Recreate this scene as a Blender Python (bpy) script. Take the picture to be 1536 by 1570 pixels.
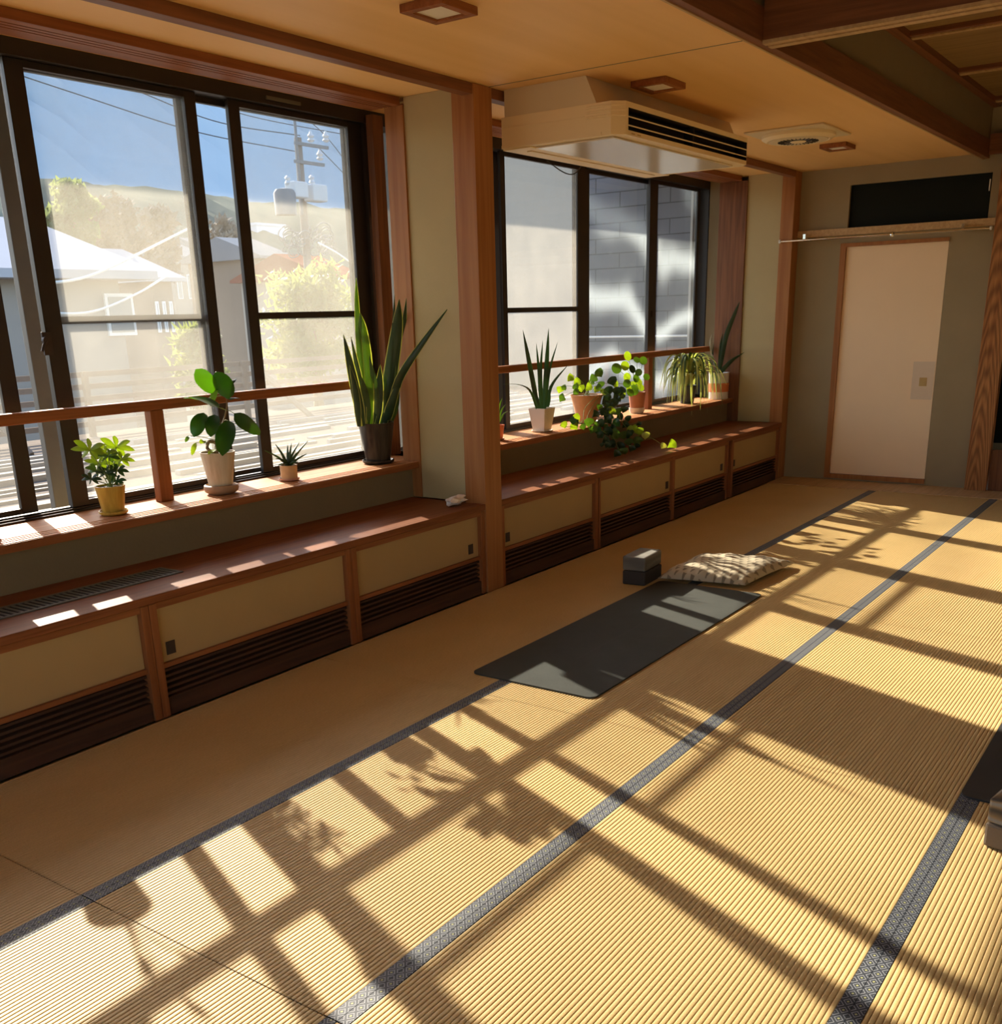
import bpy, bmesh, math, random
from mathutils import Vector, Matrix
random.seed(7)
PI = math.pi
for o in list(bpy.data.objects): bpy.data.objects.remove(o, do_unlink=True)
scene = bpy.context.scene
COL = scene.collection

# ------------------------------------------------------------------ camera
CAM = Vector((3.14136, 0.0, 1.43005))
RIGHT = Vector((0.81750607, 0.57527843, -0.0271764))
UP = Vector((-0.15853509, 0.27015125, 0.94967622))
FWD = Vector((-0.55366999, 0.77205766, -0.3120521))
FPX, CX, CY = 1556.77, 759.89, 994.85
cd = bpy.data.cameras.new('camera')
cam = bpy.data.objects.new('camera', cd); COL.objects.link(cam)
M = Matrix(((RIGHT.x, UP.x, -FWD.x, CAM.x), (RIGHT.y, UP.y, -FWD.y, CAM.y), (RIGHT.z, UP.z, -FWD.z, CAM.z), (0, 0, 0, 1)))
cam.matrix_world = M
cd.sensor_fit = 'HORIZONTAL'; cd.sensor_width = 36.0; cd.lens = 36.0 * FPX / 1536
cd.shift_x = (768 - CX) / 1536; cd.shift_y = (CY - 785) / 1536
cd.clip_start = 0.05; cd.clip_end = 6000
scene.camera = cam

# ------------------------------------------------------------------ world, sun, exposure
SUN_DIR = Vector((1.88, -0.755, -1.0)).normalized()
w = bpy.data.worlds.new('world'); scene.world = w; w.use_nodes = True
nt = w.node_tree; bg = nt.nodes['Background']
sky = nt.nodes.new('ShaderNodeTexSky'); sky.sky_type = 'NISHITA'; sky.sun_disc = False
sky.sun_elevation = math.asin(-SUN_DIR.z); sky.sun_rotation = math.atan2(-SUN_DIR.x, -SUN_DIR.y)
sky.altitude = 600; sky.air_density = 1.0; sky.dust_density = 2.5; sky.ozone_density = 1.5
nt.links.new(sky.outputs[0], bg.inputs[0]); bg.inputs[1].default_value = 0.44
sd = bpy.data.lights.new('sun', 'SUN'); sd.energy = 10.0; sd.color = (1.0, 0.90, 0.74); sd.angle = math.radians(0.6)
sun = bpy.data.objects.new('sun', sd); COL.objects.link(sun)
sun.rotation_euler = SUN_DIR.to_track_quat('-Z', 'Y').to_euler(); sun.location = (-8, 3, 6)
scene.view_settings.view_transform = 'Standard'; scene.view_settings.look = 'None'
scene.view_settings.exposure = 0.58; scene.view_settings.gamma = 1.0
try: scene.view_settings.use_curve_mapping = False
except Exception: pass
try:
    scene.cycles.max_bounces = 12; scene.cycles.diffuse_bounces = 6; scene.cycles.transparent_max_bounces = 24
    scene.cycles.sample_clamp_indirect = 6.0
except Exception: pass

# ------------------------------------------------------------------ helpers
def at(u, v, x):
    """point of the vertical plane x=const that the photograph shows at pixel (u, v)"""
    r = RIGHT * ((u - CX) / FPX) + UP * (-(v - CY) / FPX) + FWD
    return CAM + r * ((x - CAM.x) / r.x)
def mpp(p):
    return (Vector(p) - CAM).dot(FWD) / FPX       # metres per pixel at that point

LOC = {}
def link(o): COL.objects.link(o); return o
def tag(o, label=None, cat=None, group=None, kind=None):
    if label: o['label'] = label
    if cat: o['category'] = cat
    if group: o['group'] = group
    if kind: o['kind'] = kind
    return o
def thing(name, loc, label=None, cat=None, group=None, kind=None):
    o = bpy.data.objects.new(name, None); link(o); o.location = loc; o.empty_display_size = 0.05
    LOC[o.name] = Vector(loc); return tag(o, label, cat, group, kind)

class MB:
    def __init__(s): s.v = []; s.f = []
    def add(s, vs, fs):
        b = len(s.v); s.v += [tuple(p) for p in vs]; s.f += [tuple(i + b for i in f) for f in fs]; return s
    def box(s, x0, x1, y0, y1, z0, z1):
        return s.add([(x0,y0,z0),(x1,y0,z0),(x1,y1,z0),(x0,y1,z0),(x0,y0,z1),(x1,y0,z1),(x1,y1,z1),(x0,y1,z1)],
                     [(0,3,2,1),(4,5,6,7),(0,1,5,4),(1,2,6,5),(2,3,7,6),(3,0,4,7)])
    def prism(s, poly, axis, lo, hi):
        """poly: counter-clockwise list in the two remaining axes (x,z for 'y'; y,z for 'x'; x,y for 'z')"""
        n = len(poly)
        def P(a, b, t):
            return (a, t, b) if axis == 'y' else ((t, a, b) if axis == 'x' else (a, b, t))
        vs = [P(a, b, lo) for a, b in poly] + [P(a, b, hi) for a, b in poly]
        fs = [tuple(range(n)), tuple(range(2*n-1, n-1, -1))] + [(i+n, (i+1) % n + n, (i+1) % n, i) for i in range(n)]
        return s.add(vs, fs)
    def tube(s, pts, r, n=8, r2=None):
        pts = [Vector(p) for p in pts]; m = len(pts); vs = []; fs = []
        up = Vector((0, 0, 1))
        for i, p in enumerate(pts):
            t = (pts[min(i+1, m-1)] - pts[max(i-1, 0)]).normalized()
            a = t.cross(up)
            if a.length < 1e-3: a = t.cross(Vector((1, 0, 0)))
            a.normalize(); b = t.cross(a).normalized()
            rr = r if r2 is None else r + (r2 - r) * i / (m - 1)
            vs += [p + a * rr * math.cos(2*PI*k/n) + b * rr * math.sin(2*PI*k/n) for k in range(n)]
        for i in range(m-1):
            fs += [(i*n+k, i*n+(k+1) % n, (i+1)*n+(k+1) % n, (i+1)*n+k) for k in range(n)]
        fs += [tuple(range(n-1, -1, -1)), tuple(range((m-1)*n, m*n))]
        return s.add(vs, fs)
    def lathe(s, prof, cx, cy, n=32, square=False):
        vs = []; fs = []; m = len(prof)
        for r, z in prof:
            for k in range(n):
                a = 2*PI*(k + .5)/n
                vs.append((cx + r*math.cos(a), cy + r*math.sin(a), z))
        for i in range(m-1):
            fs += [(i*n+k, i*n+(k+1) % n, (i+1)*n+(k+1) % n, (i+1)*n+k) for k in range(n)]
        fs += [tuple(range(n-1, -1, -1)), tuple(range((m-1)*n, m*n))]
        return s.add(vs, fs)
    def blade(s, pts, widths, side, fold=0.25, thick=0.0012):
        """a leaf along pts; side = rough direction of its width; slightly folded, with real thickness"""
        pts = [Vector(p) for p in pts]; m = len(pts); side = Vector(side)
        top = []; bot = []
        for i, p in enumerate(pts):
            t = (pts[min(i+1, m-1)] - pts[max(i-1, 0)]).normalized()
            sd_ = side - t * side.dot(t)
            if sd_.length < 1e-4: sd_ = t.orthogonal()
            sd_.normalize(); nn = t.cross(sd_).normalized(); h = widths[i] * .5
            row = [p - sd_*h + nn*h*fold, p - sd_*h*.5 + nn*h*fold*.35, p, p + sd_*h*.5 + nn*h*fold*.35, p + sd_*h + nn*h*fold]
            top += [q + nn*thick*.5 for q in row]; bot += [q - nn*thick*.5 for q in row]
        vs = top + bot; N = 5*m; fs = []
        for i in range(m-1):
            for k in range(4):
                a = i*5+k; fs.append((a, a+1, a+6, a+5)); fs.append((N+a, N+a+5, N+a+6, N+a+1))
            fs.append((i*5, i*5+5, N+i*5+5, N+i*5)); fs.append((i*5+4, N+i*5+4, N+i*5+9, i*5+9))
        fs.append((0, N, N+1, 1)); fs.append((1, N+1, N+2, 2)); fs.append((2, N+2, N+3, 3)); fs.append((3, N+3, N+4, 4))
        e = 5*(m-1)
        for k in range(4): fs.append((e+k, e+k+1, N+e+k+1, N+e+k))
        return s.add(vs, fs)
    def build(s, name, mat, parent=None, bevel=0, smooth=False, org=None, fix=True):
        me = bpy.data.meshes.new(name)
        if parent is not None: L = LOC[parent.name]
        elif org is not None: L = Vector(org)
        else:
            xs = [p[0] for p in s.v]; ys = [p[1] for p in s.v]; zs = [p[2] for p in s.v]
            L = Vector(((min(xs)+max(xs))/2, (min(ys)+max(ys))/2, min(zs)))
        me.from_pydata([tuple(Vector(p) - L) for p in s.v], [], s.f)
        if fix:
            bm = bmesh.new(); bm.from_mesh(me); bmesh.ops.recalc_face_normals(bm, faces=bm.faces); bm.to_mesh(me); bm.free()
        me.update()
        o = bpy.data.objects.new(name, me); link(o)
        if parent is not None: o.parent = parent
        else: o.location = L
        LOC[o.name] = L
        mats = mat if isinstance(mat, (list, tuple)) else [mat]
        for m_ in mats: me.materials.append(m_)
        if smooth:
            for p in me.polygons: p.use_smooth = True
            try: me.set_sharp_from_angle(angle=math.radians(40))
            except Exception: pass
        if bevel:
            b = o.modifiers.new('bevel', 'BEVEL'); b.width = bevel; b.segments = 2; b.limit_method = 'ANGLE'; b.angle_limit = math.radians(40)
        return o
def box(name, mat, parent, *c, bevel=0, org=None): return MB().box(*c).build(name, mat, parent, bevel=bevel, org=org)
def struct(name, mat, *c, bevel=0):
    o = MB().box(*c).build(name, mat, bevel=bevel); o['kind'] = 'structure'; return o

# ------------------------------------------------------------------ materials
def newmat(name):
    m = bpy.data.materials.new(name); m.use_nodes = True; return m, m.node_tree.nodes, m.node_tree.links, m.node_tree.nodes['Principled BSDF']
def plain(name, c, rough=.6, var=.12, scale=12, bump=0.0, metal=0, spec=.5, coat=0):
    m, N, L, P = newmat(name)
    P.inputs['Roughness'].default_value = rough; P.inputs['Metallic'].default_value = metal
    P.inputs['Specular IOR Level'].default_value = spec
    if coat: P.inputs['Coat Weight'].default_value = coat
    tc = N.new('ShaderNodeTexCoord'); no = N.new('ShaderNodeTexNoise'); no.inputs['Scale'].default_value = scale; no.inputs['Detail'].default_value = 5
    L.new(tc.outputs['Object'], no.inputs['Vector'])
    mx = N.new('ShaderNodeMix'); mx.data_type = 'RGBA'
    mx.inputs[6].default_value = (*[x*(1-var) for x in c], 1); mx.inputs[7].default_value = (*[min(1, x*(1+var)) for x in c], 1)
    L.new(no.outputs['Fac'], mx.inputs[0]); L.new(mx.outputs[2], P.inputs['Base Color'])
    if bump:
        b = N.new('ShaderNodeBump'); b.inputs['Strength'].default_value = bump; b.inputs['Distance'].default_value = .002
        n2 = N.new('ShaderNodeTexNoise'); n2.inputs['Scale'].default_value = scale*12; n2.inputs['Detail'].default_value = 3
        L.new(tc.outputs['Object'], n2.inputs['Vector']); L.new(n2.outputs['Fac'], b.inputs['Height']); L.new(b.outputs[0], P.inputs['Normal'])
    return m
def wood(name, c1, c2, axis='y', rough=.45, sc=1.0, coat=0.0, rings=0.0, spec=.22):
    m, N, L, P = newmat(name); P.inputs['Roughness'].default_value = rough; P.inputs['Specular IOR Level'].default_value = spec
    if coat: P.inputs['Coat Weight'].default_value = coat; P.inputs['Coat Roughness'].default_value = .25
    tc = N.new('ShaderNodeTexCoord'); mp = N.new('ShaderNodeMapping')
    s = {'x': (1.2, 28, 28), 'y': (28, 1.2, 28), 'z': (28, 28, 1.2)}[axis]
    mp.inputs['Scale'].default_value = tuple(k*sc for k in s)
    L.new(tc.outputs['Object'], mp.inputs['Vector'])
    no = N.new('ShaderNodeTexNoise'); no.inputs['Scale'].default_value = 1.6; no.inputs['Detail'].default_value = 6; no.inputs['Distortion'].default_value = .6
    L.new(mp.outputs[0], no.inputs['Vector'])
    cr = N.new('ShaderNodeValToRGB'); cr.color_ramp.elements[0].position = .32; cr.color_ramp.elements[1].position = .70
    cr.color_ramp.elements[0].color = (*c1, 1); cr.color_ramp.elements[1].color = (*c2, 1)
    L.new(no.outputs['Fac'], cr.inputs[0]); out = cr.outputs[0]
    if rings:
        mp2 = N.new('ShaderNodeMapping'); mp2.inputs['Scale'].default_value = (6, 6, .42); mp2.inputs['Location'].default_value = (.1, .2, .3)
        L.new(tc.outputs['Object'], mp2.inputs['Vector'])
        wv = N.new('ShaderNodeTexWave'); wv.wave_type = 'RINGS'; wv.rings_direction = 'SPHERICAL'; wv.inputs['Scale'].default_value = 5; wv.inputs['Distortion'].default_value = 5; wv.inputs['Detail'].default_value = 2
        L.new(mp2.outputs[0], wv.inputs['Vector'])
        mx = N.new('ShaderNodeMix'); mx.data_type = 'RGBA'; mx.blend_type = 'MULTIPLY'; mx.inputs[0].default_value = rings
        L.new(out, mx.inputs[6]); L.new(wv.outputs['Color'], mx.inputs[7]); out = mx.outputs[2]
    L.new(out, P.inputs['Base Color'])
    b = N.new('ShaderNodeBump'); b.inputs['Strength'].default_value = .15; b.inputs['Distance'].default_value = .001
    L.new(no.outputs['Fac'], b.inputs['Height']); L.new(b.outputs[0], P.inputs['Normal'])
    return m
def leafmat(name, c, ct, tr=.45, rough=.4, stripe=None):
    m, N, L, P = newmat(name); P.inputs['Roughness'].default_value = rough
    tc = N.new('ShaderNodeTexCoord'); no = N.new('ShaderNodeTexNoise'); no.inputs['Scale'].default_value = 25
    L.new(tc.outputs['Object'], no.inputs['Vector'])
    mx = N.new('ShaderNodeMix'); mx.data_type = 'RGBA'; mx.inputs[6].default_value = (*[k*.75 for k in c], 1); mx.inputs[7].default_value = (*[k*1.25 for k in c], 1)
    L.new(no.outputs['Fac'], mx.inputs[0]); L.new(mx.outputs[2], P.inputs['Base Color'])
    t = N.new('ShaderNodeBsdfTranslucent'); t.inputs[0].default_value = (*ct, 1)
    ms = N.new('ShaderNodeMixShader'); ms.inputs[0].default_value = tr
    out = N['Material Output']; L.new(P.outputs[0], ms.inputs[1]); L.new(t.outputs[0], ms.inputs[2]); L.new(ms.outputs[0], out.inputs[0])
    return m
def glassmat(name, dust, col=(.86, .80, .68), swirl=0.0):
    m, N, L, P = newmat(name); N.remove(P)
    out = N['Material Output']
    tr = N.new('ShaderNodeBsdfTransparent'); tr.inputs[0].default_value = (.985, .99, .99, 1)
    tl = N.new('ShaderNodeBsdfTranslucent'); tl.inputs[0].default_value = (*col, 1)
    gl = N.new('ShaderNodeBsdfGlossy'); gl.inputs['Roughness'].default_value = .02
    tc = N.new('ShaderNodeTexCoord'); no = N.new('ShaderNodeTexNoise'); no.inputs['Scale'].default_value = 3.0; no.inputs['Detail'].default_value = 8; no.inputs['Roughness'].default_value = .65
    L.new(tc.outputs['Object'], no.inputs['Vector'])
    mr = N.new('ShaderNodeMapRange'); mr.inputs[1].default_value = .3; mr.inputs[2].default_value = .7
    mr.inputs[3].default_value = dust*.75; mr.inputs[4].default_value = dust*1.25
    L.new(no.outputs['Fac'], mr.inputs[0]); fac = mr.outputs[0]
    if swirl:
        wv = N.new('ShaderNodeTexWave'); wv.bands_direction = 'Z'; wv.inputs['Scale'].default_value = .55; wv.inputs['Distortion'].default_value = 9; wv.inputs['Detail'].default_value = 1.5; wv.inputs['Detail Scale'].default_value = .9
        mp = N.new('ShaderNodeMapping'); mp.inputs['Scale'].default_value = (1, 1.6, 1.0)
        L.new(tc.outputs['Object'], mp.inputs['Vector']); L.new(mp.outputs[0], wv.inputs['Vector'])
        pw = N.new('ShaderNodeMath'); pw.operation = 'POWER'; pw.inputs[1].default_value = 3.0; L.new(wv.outputs['Fac'], pw.inputs[0])
        ma = N.new('ShaderNodeMath'); ma.operation = 'MULTIPLY_ADD'; ma.inputs[1].default_value = swirl
        L.new(pw.outputs[0], ma.inputs[0]); L.new(fac, ma.inputs[2]); fac = ma.outputs[0]
    m1 = N.new('ShaderNodeMixShader'); L.new(fac, m1.inputs[0]); L.new(tr.outputs[0], m1.inputs[1]); L.new(tl.outputs[0], m1.inputs[2])
    fr = N.new('ShaderNodeFresnel'); fr.inputs['IOR'].default_value = 1.3
    ge = N.new('ShaderNodeNewGeometry'); iv = N.new('ShaderNodeMath'); iv.operation = 'SUBTRACT'; iv.inputs[0].default_value = 1; L.new(ge.outputs['Backfacing'], iv.inputs[1])
    fm = N.new('ShaderNodeMath'); fm.operation = 'MULTIPLY'; L.new(fr.outputs[0], fm.inputs[0]); L.new(iv.outputs[0], fm.inputs[1])
    m2 = N.new('ShaderNodeMixShader'); L.new(fm.outputs[0], m2.inputs[0]); L.new(m1.outputs[0], m2.inputs[1]); L.new(gl.outputs[0], m2.inputs[2])
    L.new(m2.outputs[0], out.inputs[0]); return m

W_RED = (.22, .070, .020), (.33, .115, .036)
wood_y = wood('wood_red_y', *W_RED, 'y'); wood_z = wood('wood_red_z', *W_RED, 'z'); wood_x = wood('wood_red_x', *W_RED, 'x')
wood_hi = wood('wood_pillar', (.30, .115, .034), (.40, .17, .055), 'z', sc=.7); 
wood_counter = wood('wood_counter', (.17, .055, .019), (.27, .095, .034), 'y', rough=.5, spec=.12)
wood_sill = wood('wood_sill', (.40, .17, .062), (.56, .27, .11), 'y', rough=.6)
wood_dark = wood('wood_dark', (.055, .026, .014), (.10, .046, .024), 'y', rough=.6)
wood_dark_z = wood('wood_dark_z', (.13, .05, .02), (.24, .095, .038), 'z', rough=.5)
wood_beam_y = wood('wood_beam_y', (.16, .06, .024), (.26, .10, .04), 'y'); wood_beam_x = wood('wood_beam_x', (.16, .06, .024), (.26, .10, .04), 'x')
wood_grain = wood('wood_grain_post', (.34, .13, .04), (.50, .22, .07), 'z', rings=.45)
wood_light = wood('wood_light', (.46, .29, .13), (.60, .40, .20), 'y')
ceil_m = wood('ceiling_ply', (.78, .47, .17), (.86, .54, .22), 'y', rough=.5, sc=.12)
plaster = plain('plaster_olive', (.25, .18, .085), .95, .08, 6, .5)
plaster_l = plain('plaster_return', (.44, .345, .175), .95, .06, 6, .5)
plaster_w = plain('plaster_pale', (.85, .72, .50), .95, .05, 5, .3)
plaster_g = plain('plaster_green', (.31, .24, .135), .95, .10, 5, .5)
fusuma = plain('panel_paper', (.43, .285, .115), .9, .05, 5, .2)
door_paper = plain('door_paper', (.88, .66, .42), .9, .03, 5, .15)
patch_paper = plain('door_patch', (.72, .56, .39), .7, .03, 30)
brass = plain('brass_pull', (.55, .36, .14), .35, .1, 20, metal=.6)
alu = plain('bronze_aluminium', (.034, .027, .023), .42, .1, 20, metal=.3)
alu_m = plain('mid_aluminium', (.13, .12, .105), .5, .1, 20, metal=.2)
alu_l = plain('grey_aluminium', (.36, .33, .30), .5, .08, 20, metal=.2)
iron = plain('dark_pull', (.035, .022, .018), .6, .1)
black = plain('black_panel', (.010, .012, .009), .7, .2, 4, spec=.12)
steel = plain('chrome', (.85, .85, .83), .12, .02, metal=1.0)
ac_body = plain('ac_plastic', (.82, .65, .37), .5, .03, 3)
ac_shroud = plain('ac_shroud', (.66, .53, .32), .75, .03, 3)
ac_panel = plain('ac_intake', (.70, .60, .44), .2, .02, 3)
ac_dark = plain('ac_dark', (.02, .015, .01), .6)
vent_m = plain('vent_grille', (.13, .125, .095), .5, .05, 20)
dark_void = plain('vent_void', (.008, .007, .006), .9)
diffuser = plain('lamp_diffuser', (.80, .74, .62), .5, .02)
white_pl = plain('white_plastic', (.80, .78, .72), .4, .03)
mat_m = plain('yoga_mat', (.050, .053, .045), .62, .22, 9, .3, spec=.2)
mat_m2 = plain('yoga_mat_black', (.03, .028, .026), .6, .2, 9, .3)
foam_d = plain('foam_dark', (.042, .034, .027), .8, .1, 20, .3)
tissue_m = plain('tissue', (.75, .66, .58), .9, .05, 20)

# tatami rush with a fine weave along the ribs
def tatami_mat():
    m, N, L, P = newmat('tatami_rush'); P.inputs['Roughness'].default_value = .55; P.inputs['Specular IOR Level'].default_value = .35
    tc = N.new('ShaderNodeTexCoord')
    mp = N.new('ShaderNodeMapping'); mp.inputs['Scale'].default_value = (60, 420, 1); L.new(tc.outputs['Object'], mp.inputs['Vector'])
    no = N.new('ShaderNodeTexNoise'); no.inputs['Scale'].default_value = 1; no.inputs['Detail'].default_value = 2; L.new(mp.outputs[0], no.inputs['Vector'])
    n2 = N.new('ShaderNodeTexNoise'); n2.inputs['Scale'].default_value = 2.2; n2.inputs['Detail'].default_value = 4; L.new(tc.outputs['Object'], n2.inputs['Vector'])
    a = N.new('ShaderNodeMix'); a.data_type = 'RGBA'; a.inputs[6].default_value = (.53, .36, .135, 1); a.inputs[7].default_value = (.76, .55, .255, 1)
    L.new(no.outputs['Fac'], a.inputs[0])
    b = N.new('ShaderNodeMix'); b.data_type = 'RGBA'; b.blend_type = 'MULTIPLY'; b.inputs[0].default_value = .5
    cr = N.new('ShaderNodeValToRGB'); cr.color_ramp.elements[0].position = .35; cr.color_ramp.elements[1].position = .65
    cr.color_ramp.elements[0].color = (.86, .84, .78, 1); cr.color_ramp.elements[1].color = (1, 1, 1, 1)
    L.new(n2.outputs['Fac'], cr.inputs[0]); L.new(a.outputs[2], b.inputs[6]); L.new(cr.outputs[0], b.inputs[7]); L.new(b.outputs[2], P.inputs['Base Color'])
    bp_ = N.new('ShaderNodeBump'); bp_.inputs['Strength'].default_value = .35; bp_.inputs['Distance'].default_value = .0008
    L.new(no.outputs['Fac'], bp_.inputs['Height']); L.new(bp_.outputs[0], P.inputs['Normal']); return m
tatami = tatami_mat()
# woven border cloth: rows of small diamonds in grey thread on dark blue, a few yellow threads
def heri_mat():
    m, N, L, P = newmat('border_cloth'); P.inputs['Roughness'].default_value = .6
    tc = N.new('ShaderNodeTexCoord'); sp = N.new('ShaderNodeSeparateXYZ'); L.new(tc.outputs['Object'], sp.inputs[0])
    def math_(op, a, b=None, c=None):
        n = N.new('ShaderNodeMath'); n.operation = op
        for i, x in enumerate((a, b, c)):
            if x is None: continue
            if isinstance(x, (int, float)): n.inputs[i].default_value = x
            else: L.new(x, n.inputs[i])
        return n.outputs[0]
    px_ = .0273; py_ = .0330
    fx = math_('PINGPONG', math_('DIVIDE', sp.outputs[0], px_), .5)
    fy = math_('PINGPONG', math_('DIVIDE', sp.outputs[1], py_), .5)
    dsum = math_('ADD', fx, fy)                         # 0..1, 0.5 on the lattice
    ring = math_('PINGPONG', math_('MULTIPLY', dsum, 3.0), .5)
    line = math_('LESS_THAN', ring, .13)
    dot = math_('LESS_THAN', dsum, .12)
    a = N.new('ShaderNodeMix'); a.data_type = 'RGBA'; a.inputs[6].default_value = (.028, .033, .044, 1); a.inputs[7].default_value = (.27, .28, .30, 1); L.new(line, a.inputs[0])
    b = N.new('ShaderNodeMix'); b.data_type = 'RGBA'; b.inputs[7].default_value = (.36, .36, .16, 1); L.new(dot, b.inputs[0]); L.new(a.outputs[2], b.inputs[6])
    L.new(b.outputs[2], P.inputs['Base Color']); return m
heri = heri_mat()

# ------------------------------------------------------------------ the setting: floor
fl = MB().box(-.79, 5.6, -2.2, 8.86, -.14, -.052)
fl.box(4.485, 5.6, -2.2, 8.43, -.06, 0)                    # floor beyond the mats that were built
fl.box(1.785, 4.482, -2.2, 1.268, -.06, 0)
fl.box(0, 1.78, -2.2, -.525, -.06, 0)
fl.box(2.686, 4.482, 4.78, 8.43, -.06, 0)
fl.box(3.586, 4.482, 1.272, 4.776, -.06, 0)
o = fl.build('floor', tatami); o['kind'] = 'structure'
struct('trim_1', wood_light, .0, 5.6, 8.438, 8.845, -.05, .004)

RIB = .0128
def tatami_thing(x0, x1, y0, y1, left, right, label):
    t = thing('tatami_mat', ((x0+x1)/2, (y0+y1)/2, -.05), label, 'tatami mat', 'tatami mats of the floor')
    g = .0015; hw = .0273
    a = x0 + g + (hw if left else 0); b = x1 - g - (hw if right else 0)
    n = max(1, round((b-a)/RIB)); p = (b-a)/n; A = .0019
    prof = []
    for i in range(n):
        for k in range(6):
            s_ = k/6; prof.append((a + (i+s_)*p, -A + A*math.sin(PI*s_)**.42 if s_ > 0 else -A*1.3))
    prof.append((b, -A))
    poly = [(a, -.05)] + [(b, -.05)] + prof[::-1]
    m = MB(); nn = len(poly)
    vs = [(x, y0+g, z) for x, z in poly] + [(x, y1-g, z) for x, z in poly]
    fs = [(i, (i+1) % nn, (i+1) % nn + nn, i+nn) for i in range(nn)]
    # end caps as thin strips from the ribs down to the base line
    m.add(vs, fs)
    m.add([(a, y0+g, -.05), (b, y0+g, -.05), (b, y0+g, -.003), (a, y0+g, -.003)], [(0, 1, 2, 3)])
    m.add([(a, y1-g, -.05), (b, y1-g, -.05), (b, y1-g, -.003), (a, y1-g, -.003)], [(3, 2, 1, 0)])
    o = m.build('rush_cover', tatami, t, fix=False, smooth=False)
    if left:  box('border_cloth', heri, t, x0+g*.4, x0+g+hw, y0+g, y1-g, -.05, .0006)
    if right: box('border_cloth', heri, t, x1-g-hw, x1-g*.4, y0+g, y1-g, -.05, .0006)
YS = [-.52, 1.27, 3.045, 4.778, 6.60, 8.434]
XS = [0.002, .883, 1.783, 2.683, 3.583]
rown = ['nearest in its column', 'second nearest in its column', 'third nearest in its column', 'fourth nearest in its column', 'farthest, by the far wall']
coln = ['along the low cabinets', 'in the second column from the cabinets', 'in the third column from the cabinets', 'in the fourth column, right edge']
rows_for = [range(0, 5), range(0, 5), range(1, 5), range(1, 3)]
for c in range(4):
    for r in rows_for[c]:
        if c == 2 and r > 2:
            pass
        x1 = XS[c+1]
        tatami_thing(XS[c], x1, YS[r], YS[r+1], c > 0, True, 'tatami mat %s, %s' % (coln[c], rown[r]))

# ------------------------------------------------------------------ walls, ceiling, beams
CE = 2.467
X0 = -.5
wl = MB()
wl.box(-1.0, -.80, -2.2, 9.3, -.2, .650)                  # below the sill, outer leaf
wl.box(-.80, X0, -2.2, 9.0, -.2, .640)                    # riser behind the counter
wl.box(-1.0, -.80, -2.2, 9.3, 2.468, 3.0)
wl.box(-1.0, -.80, -2.2, .60, .65, 2.468)
wl.box(-1.0, -.80, 4.785, 4.985, .65, 2.468)
wl.box(-1.0, -.80, 9.10, 9.3, .65, 2.468)
wl.box(-.80, -.12, -2.2, -2.0, .64, 2.468)
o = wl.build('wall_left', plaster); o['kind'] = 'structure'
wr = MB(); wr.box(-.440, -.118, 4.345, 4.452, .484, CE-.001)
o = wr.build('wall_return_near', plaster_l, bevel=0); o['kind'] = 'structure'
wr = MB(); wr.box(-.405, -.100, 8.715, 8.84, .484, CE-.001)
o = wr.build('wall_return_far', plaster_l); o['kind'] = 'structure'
struct('trim_2', wood_hi, -.560, -.4405, 4.335, 4.460, .485, 2.430, bevel=.002)     # jamb of window 1
struct('trim_3', wood_dark_z, -.650, -.4055, 8.700, 8.840, .485, 2.430, bevel=.002)      # jamb of window 2
wf = MB()
y0, y1 = 8.845, 8.98
wf.box(-.80, .355, y0, y1, -.05, CE)                      # left of the door, with the transom and door cut out
wf.box(.355, 1.182, y0, y1, 1.905, 2.02)
wf.box(.355, .395, y0, y1, 2.02, CE); wf.box(.395, 1.435, y0, y1, 2.335, CE)
wf.box(1.182, 1.435, y0, y1, -.05, 2.02)
wf.box(1.435, 1.56, y0, y1, -.05, CE)
wf.box(-.80, 1.56, y0, y1, CE, 2.9); wf.box(1.56, 5.6, y0, y1, 2.36, 2.9)
wf.box(2.75, 5.6, y0, y1, -.05, 2.36)
wf.box(1.56, 2.75, y0+.6, y1+.6, -.05, 2.36); wf.box(1.52, 1.56, y0, y1+.6, -.05, 2.36); wf.box(2.75, 2.80, y1, y1+.6, -.05, 2.36)
wf.box(1.52, 2.80, y1, y1+.6, 2.36, 2.4); wf.box(.3, 1.3, y1-.03, y1, -.05, 2.02)
wf.box(.355, 1.182, y0, y1, -.05, .018)
o = wf.build('wall_far', plaster_g); o['kind'] = 'structure'
MB().box(.396, 1.434, 8.875, 8.90, 2.021, 2.334).build('trim_4', black)['kind'] = 'structure'
wb = MB().box(1.67, 2.75, 8.80, 8.84, .30, .315).box(1.67, 2.75, 8.81, 9.55, .31, .33)
struct('trim_5', wood_dark_z, 1.67, 2.75, 8.80, 8.835, .005, .322)
struct('trim_6', black, 1.565, 2.745, 9.2, 9.23, .33, 2.355)  # black sheet standing in for the shade deep in the recess
# back and right walls behind the camera
wq = MB()
for a_, b_, za, zb in ((-2.2, 9.0, -.1, .55), (-2.2, 9.0, 2.35, 3.0), (-2.2, 9.0, .55, 2.35)): wq.box(5.6, 5.75, a_, b_, za, zb)
wq.build('wall_right', plaster_w)['kind'] = 'structure'
wq = MB()
for a_, b_, za, zb in ((-1.0, 5.75, -.1, .55), (-1.0, 5.75, 2.35, 3.0), (-1.0, .8, .55, 2.35), (5.0, 5.75, .55, 2.35)): wq.box(a_, b_, -2.35, -2.2, za, zb)
wq.build('wall_back', plaster_w)['kind'] = 'structure'
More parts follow.
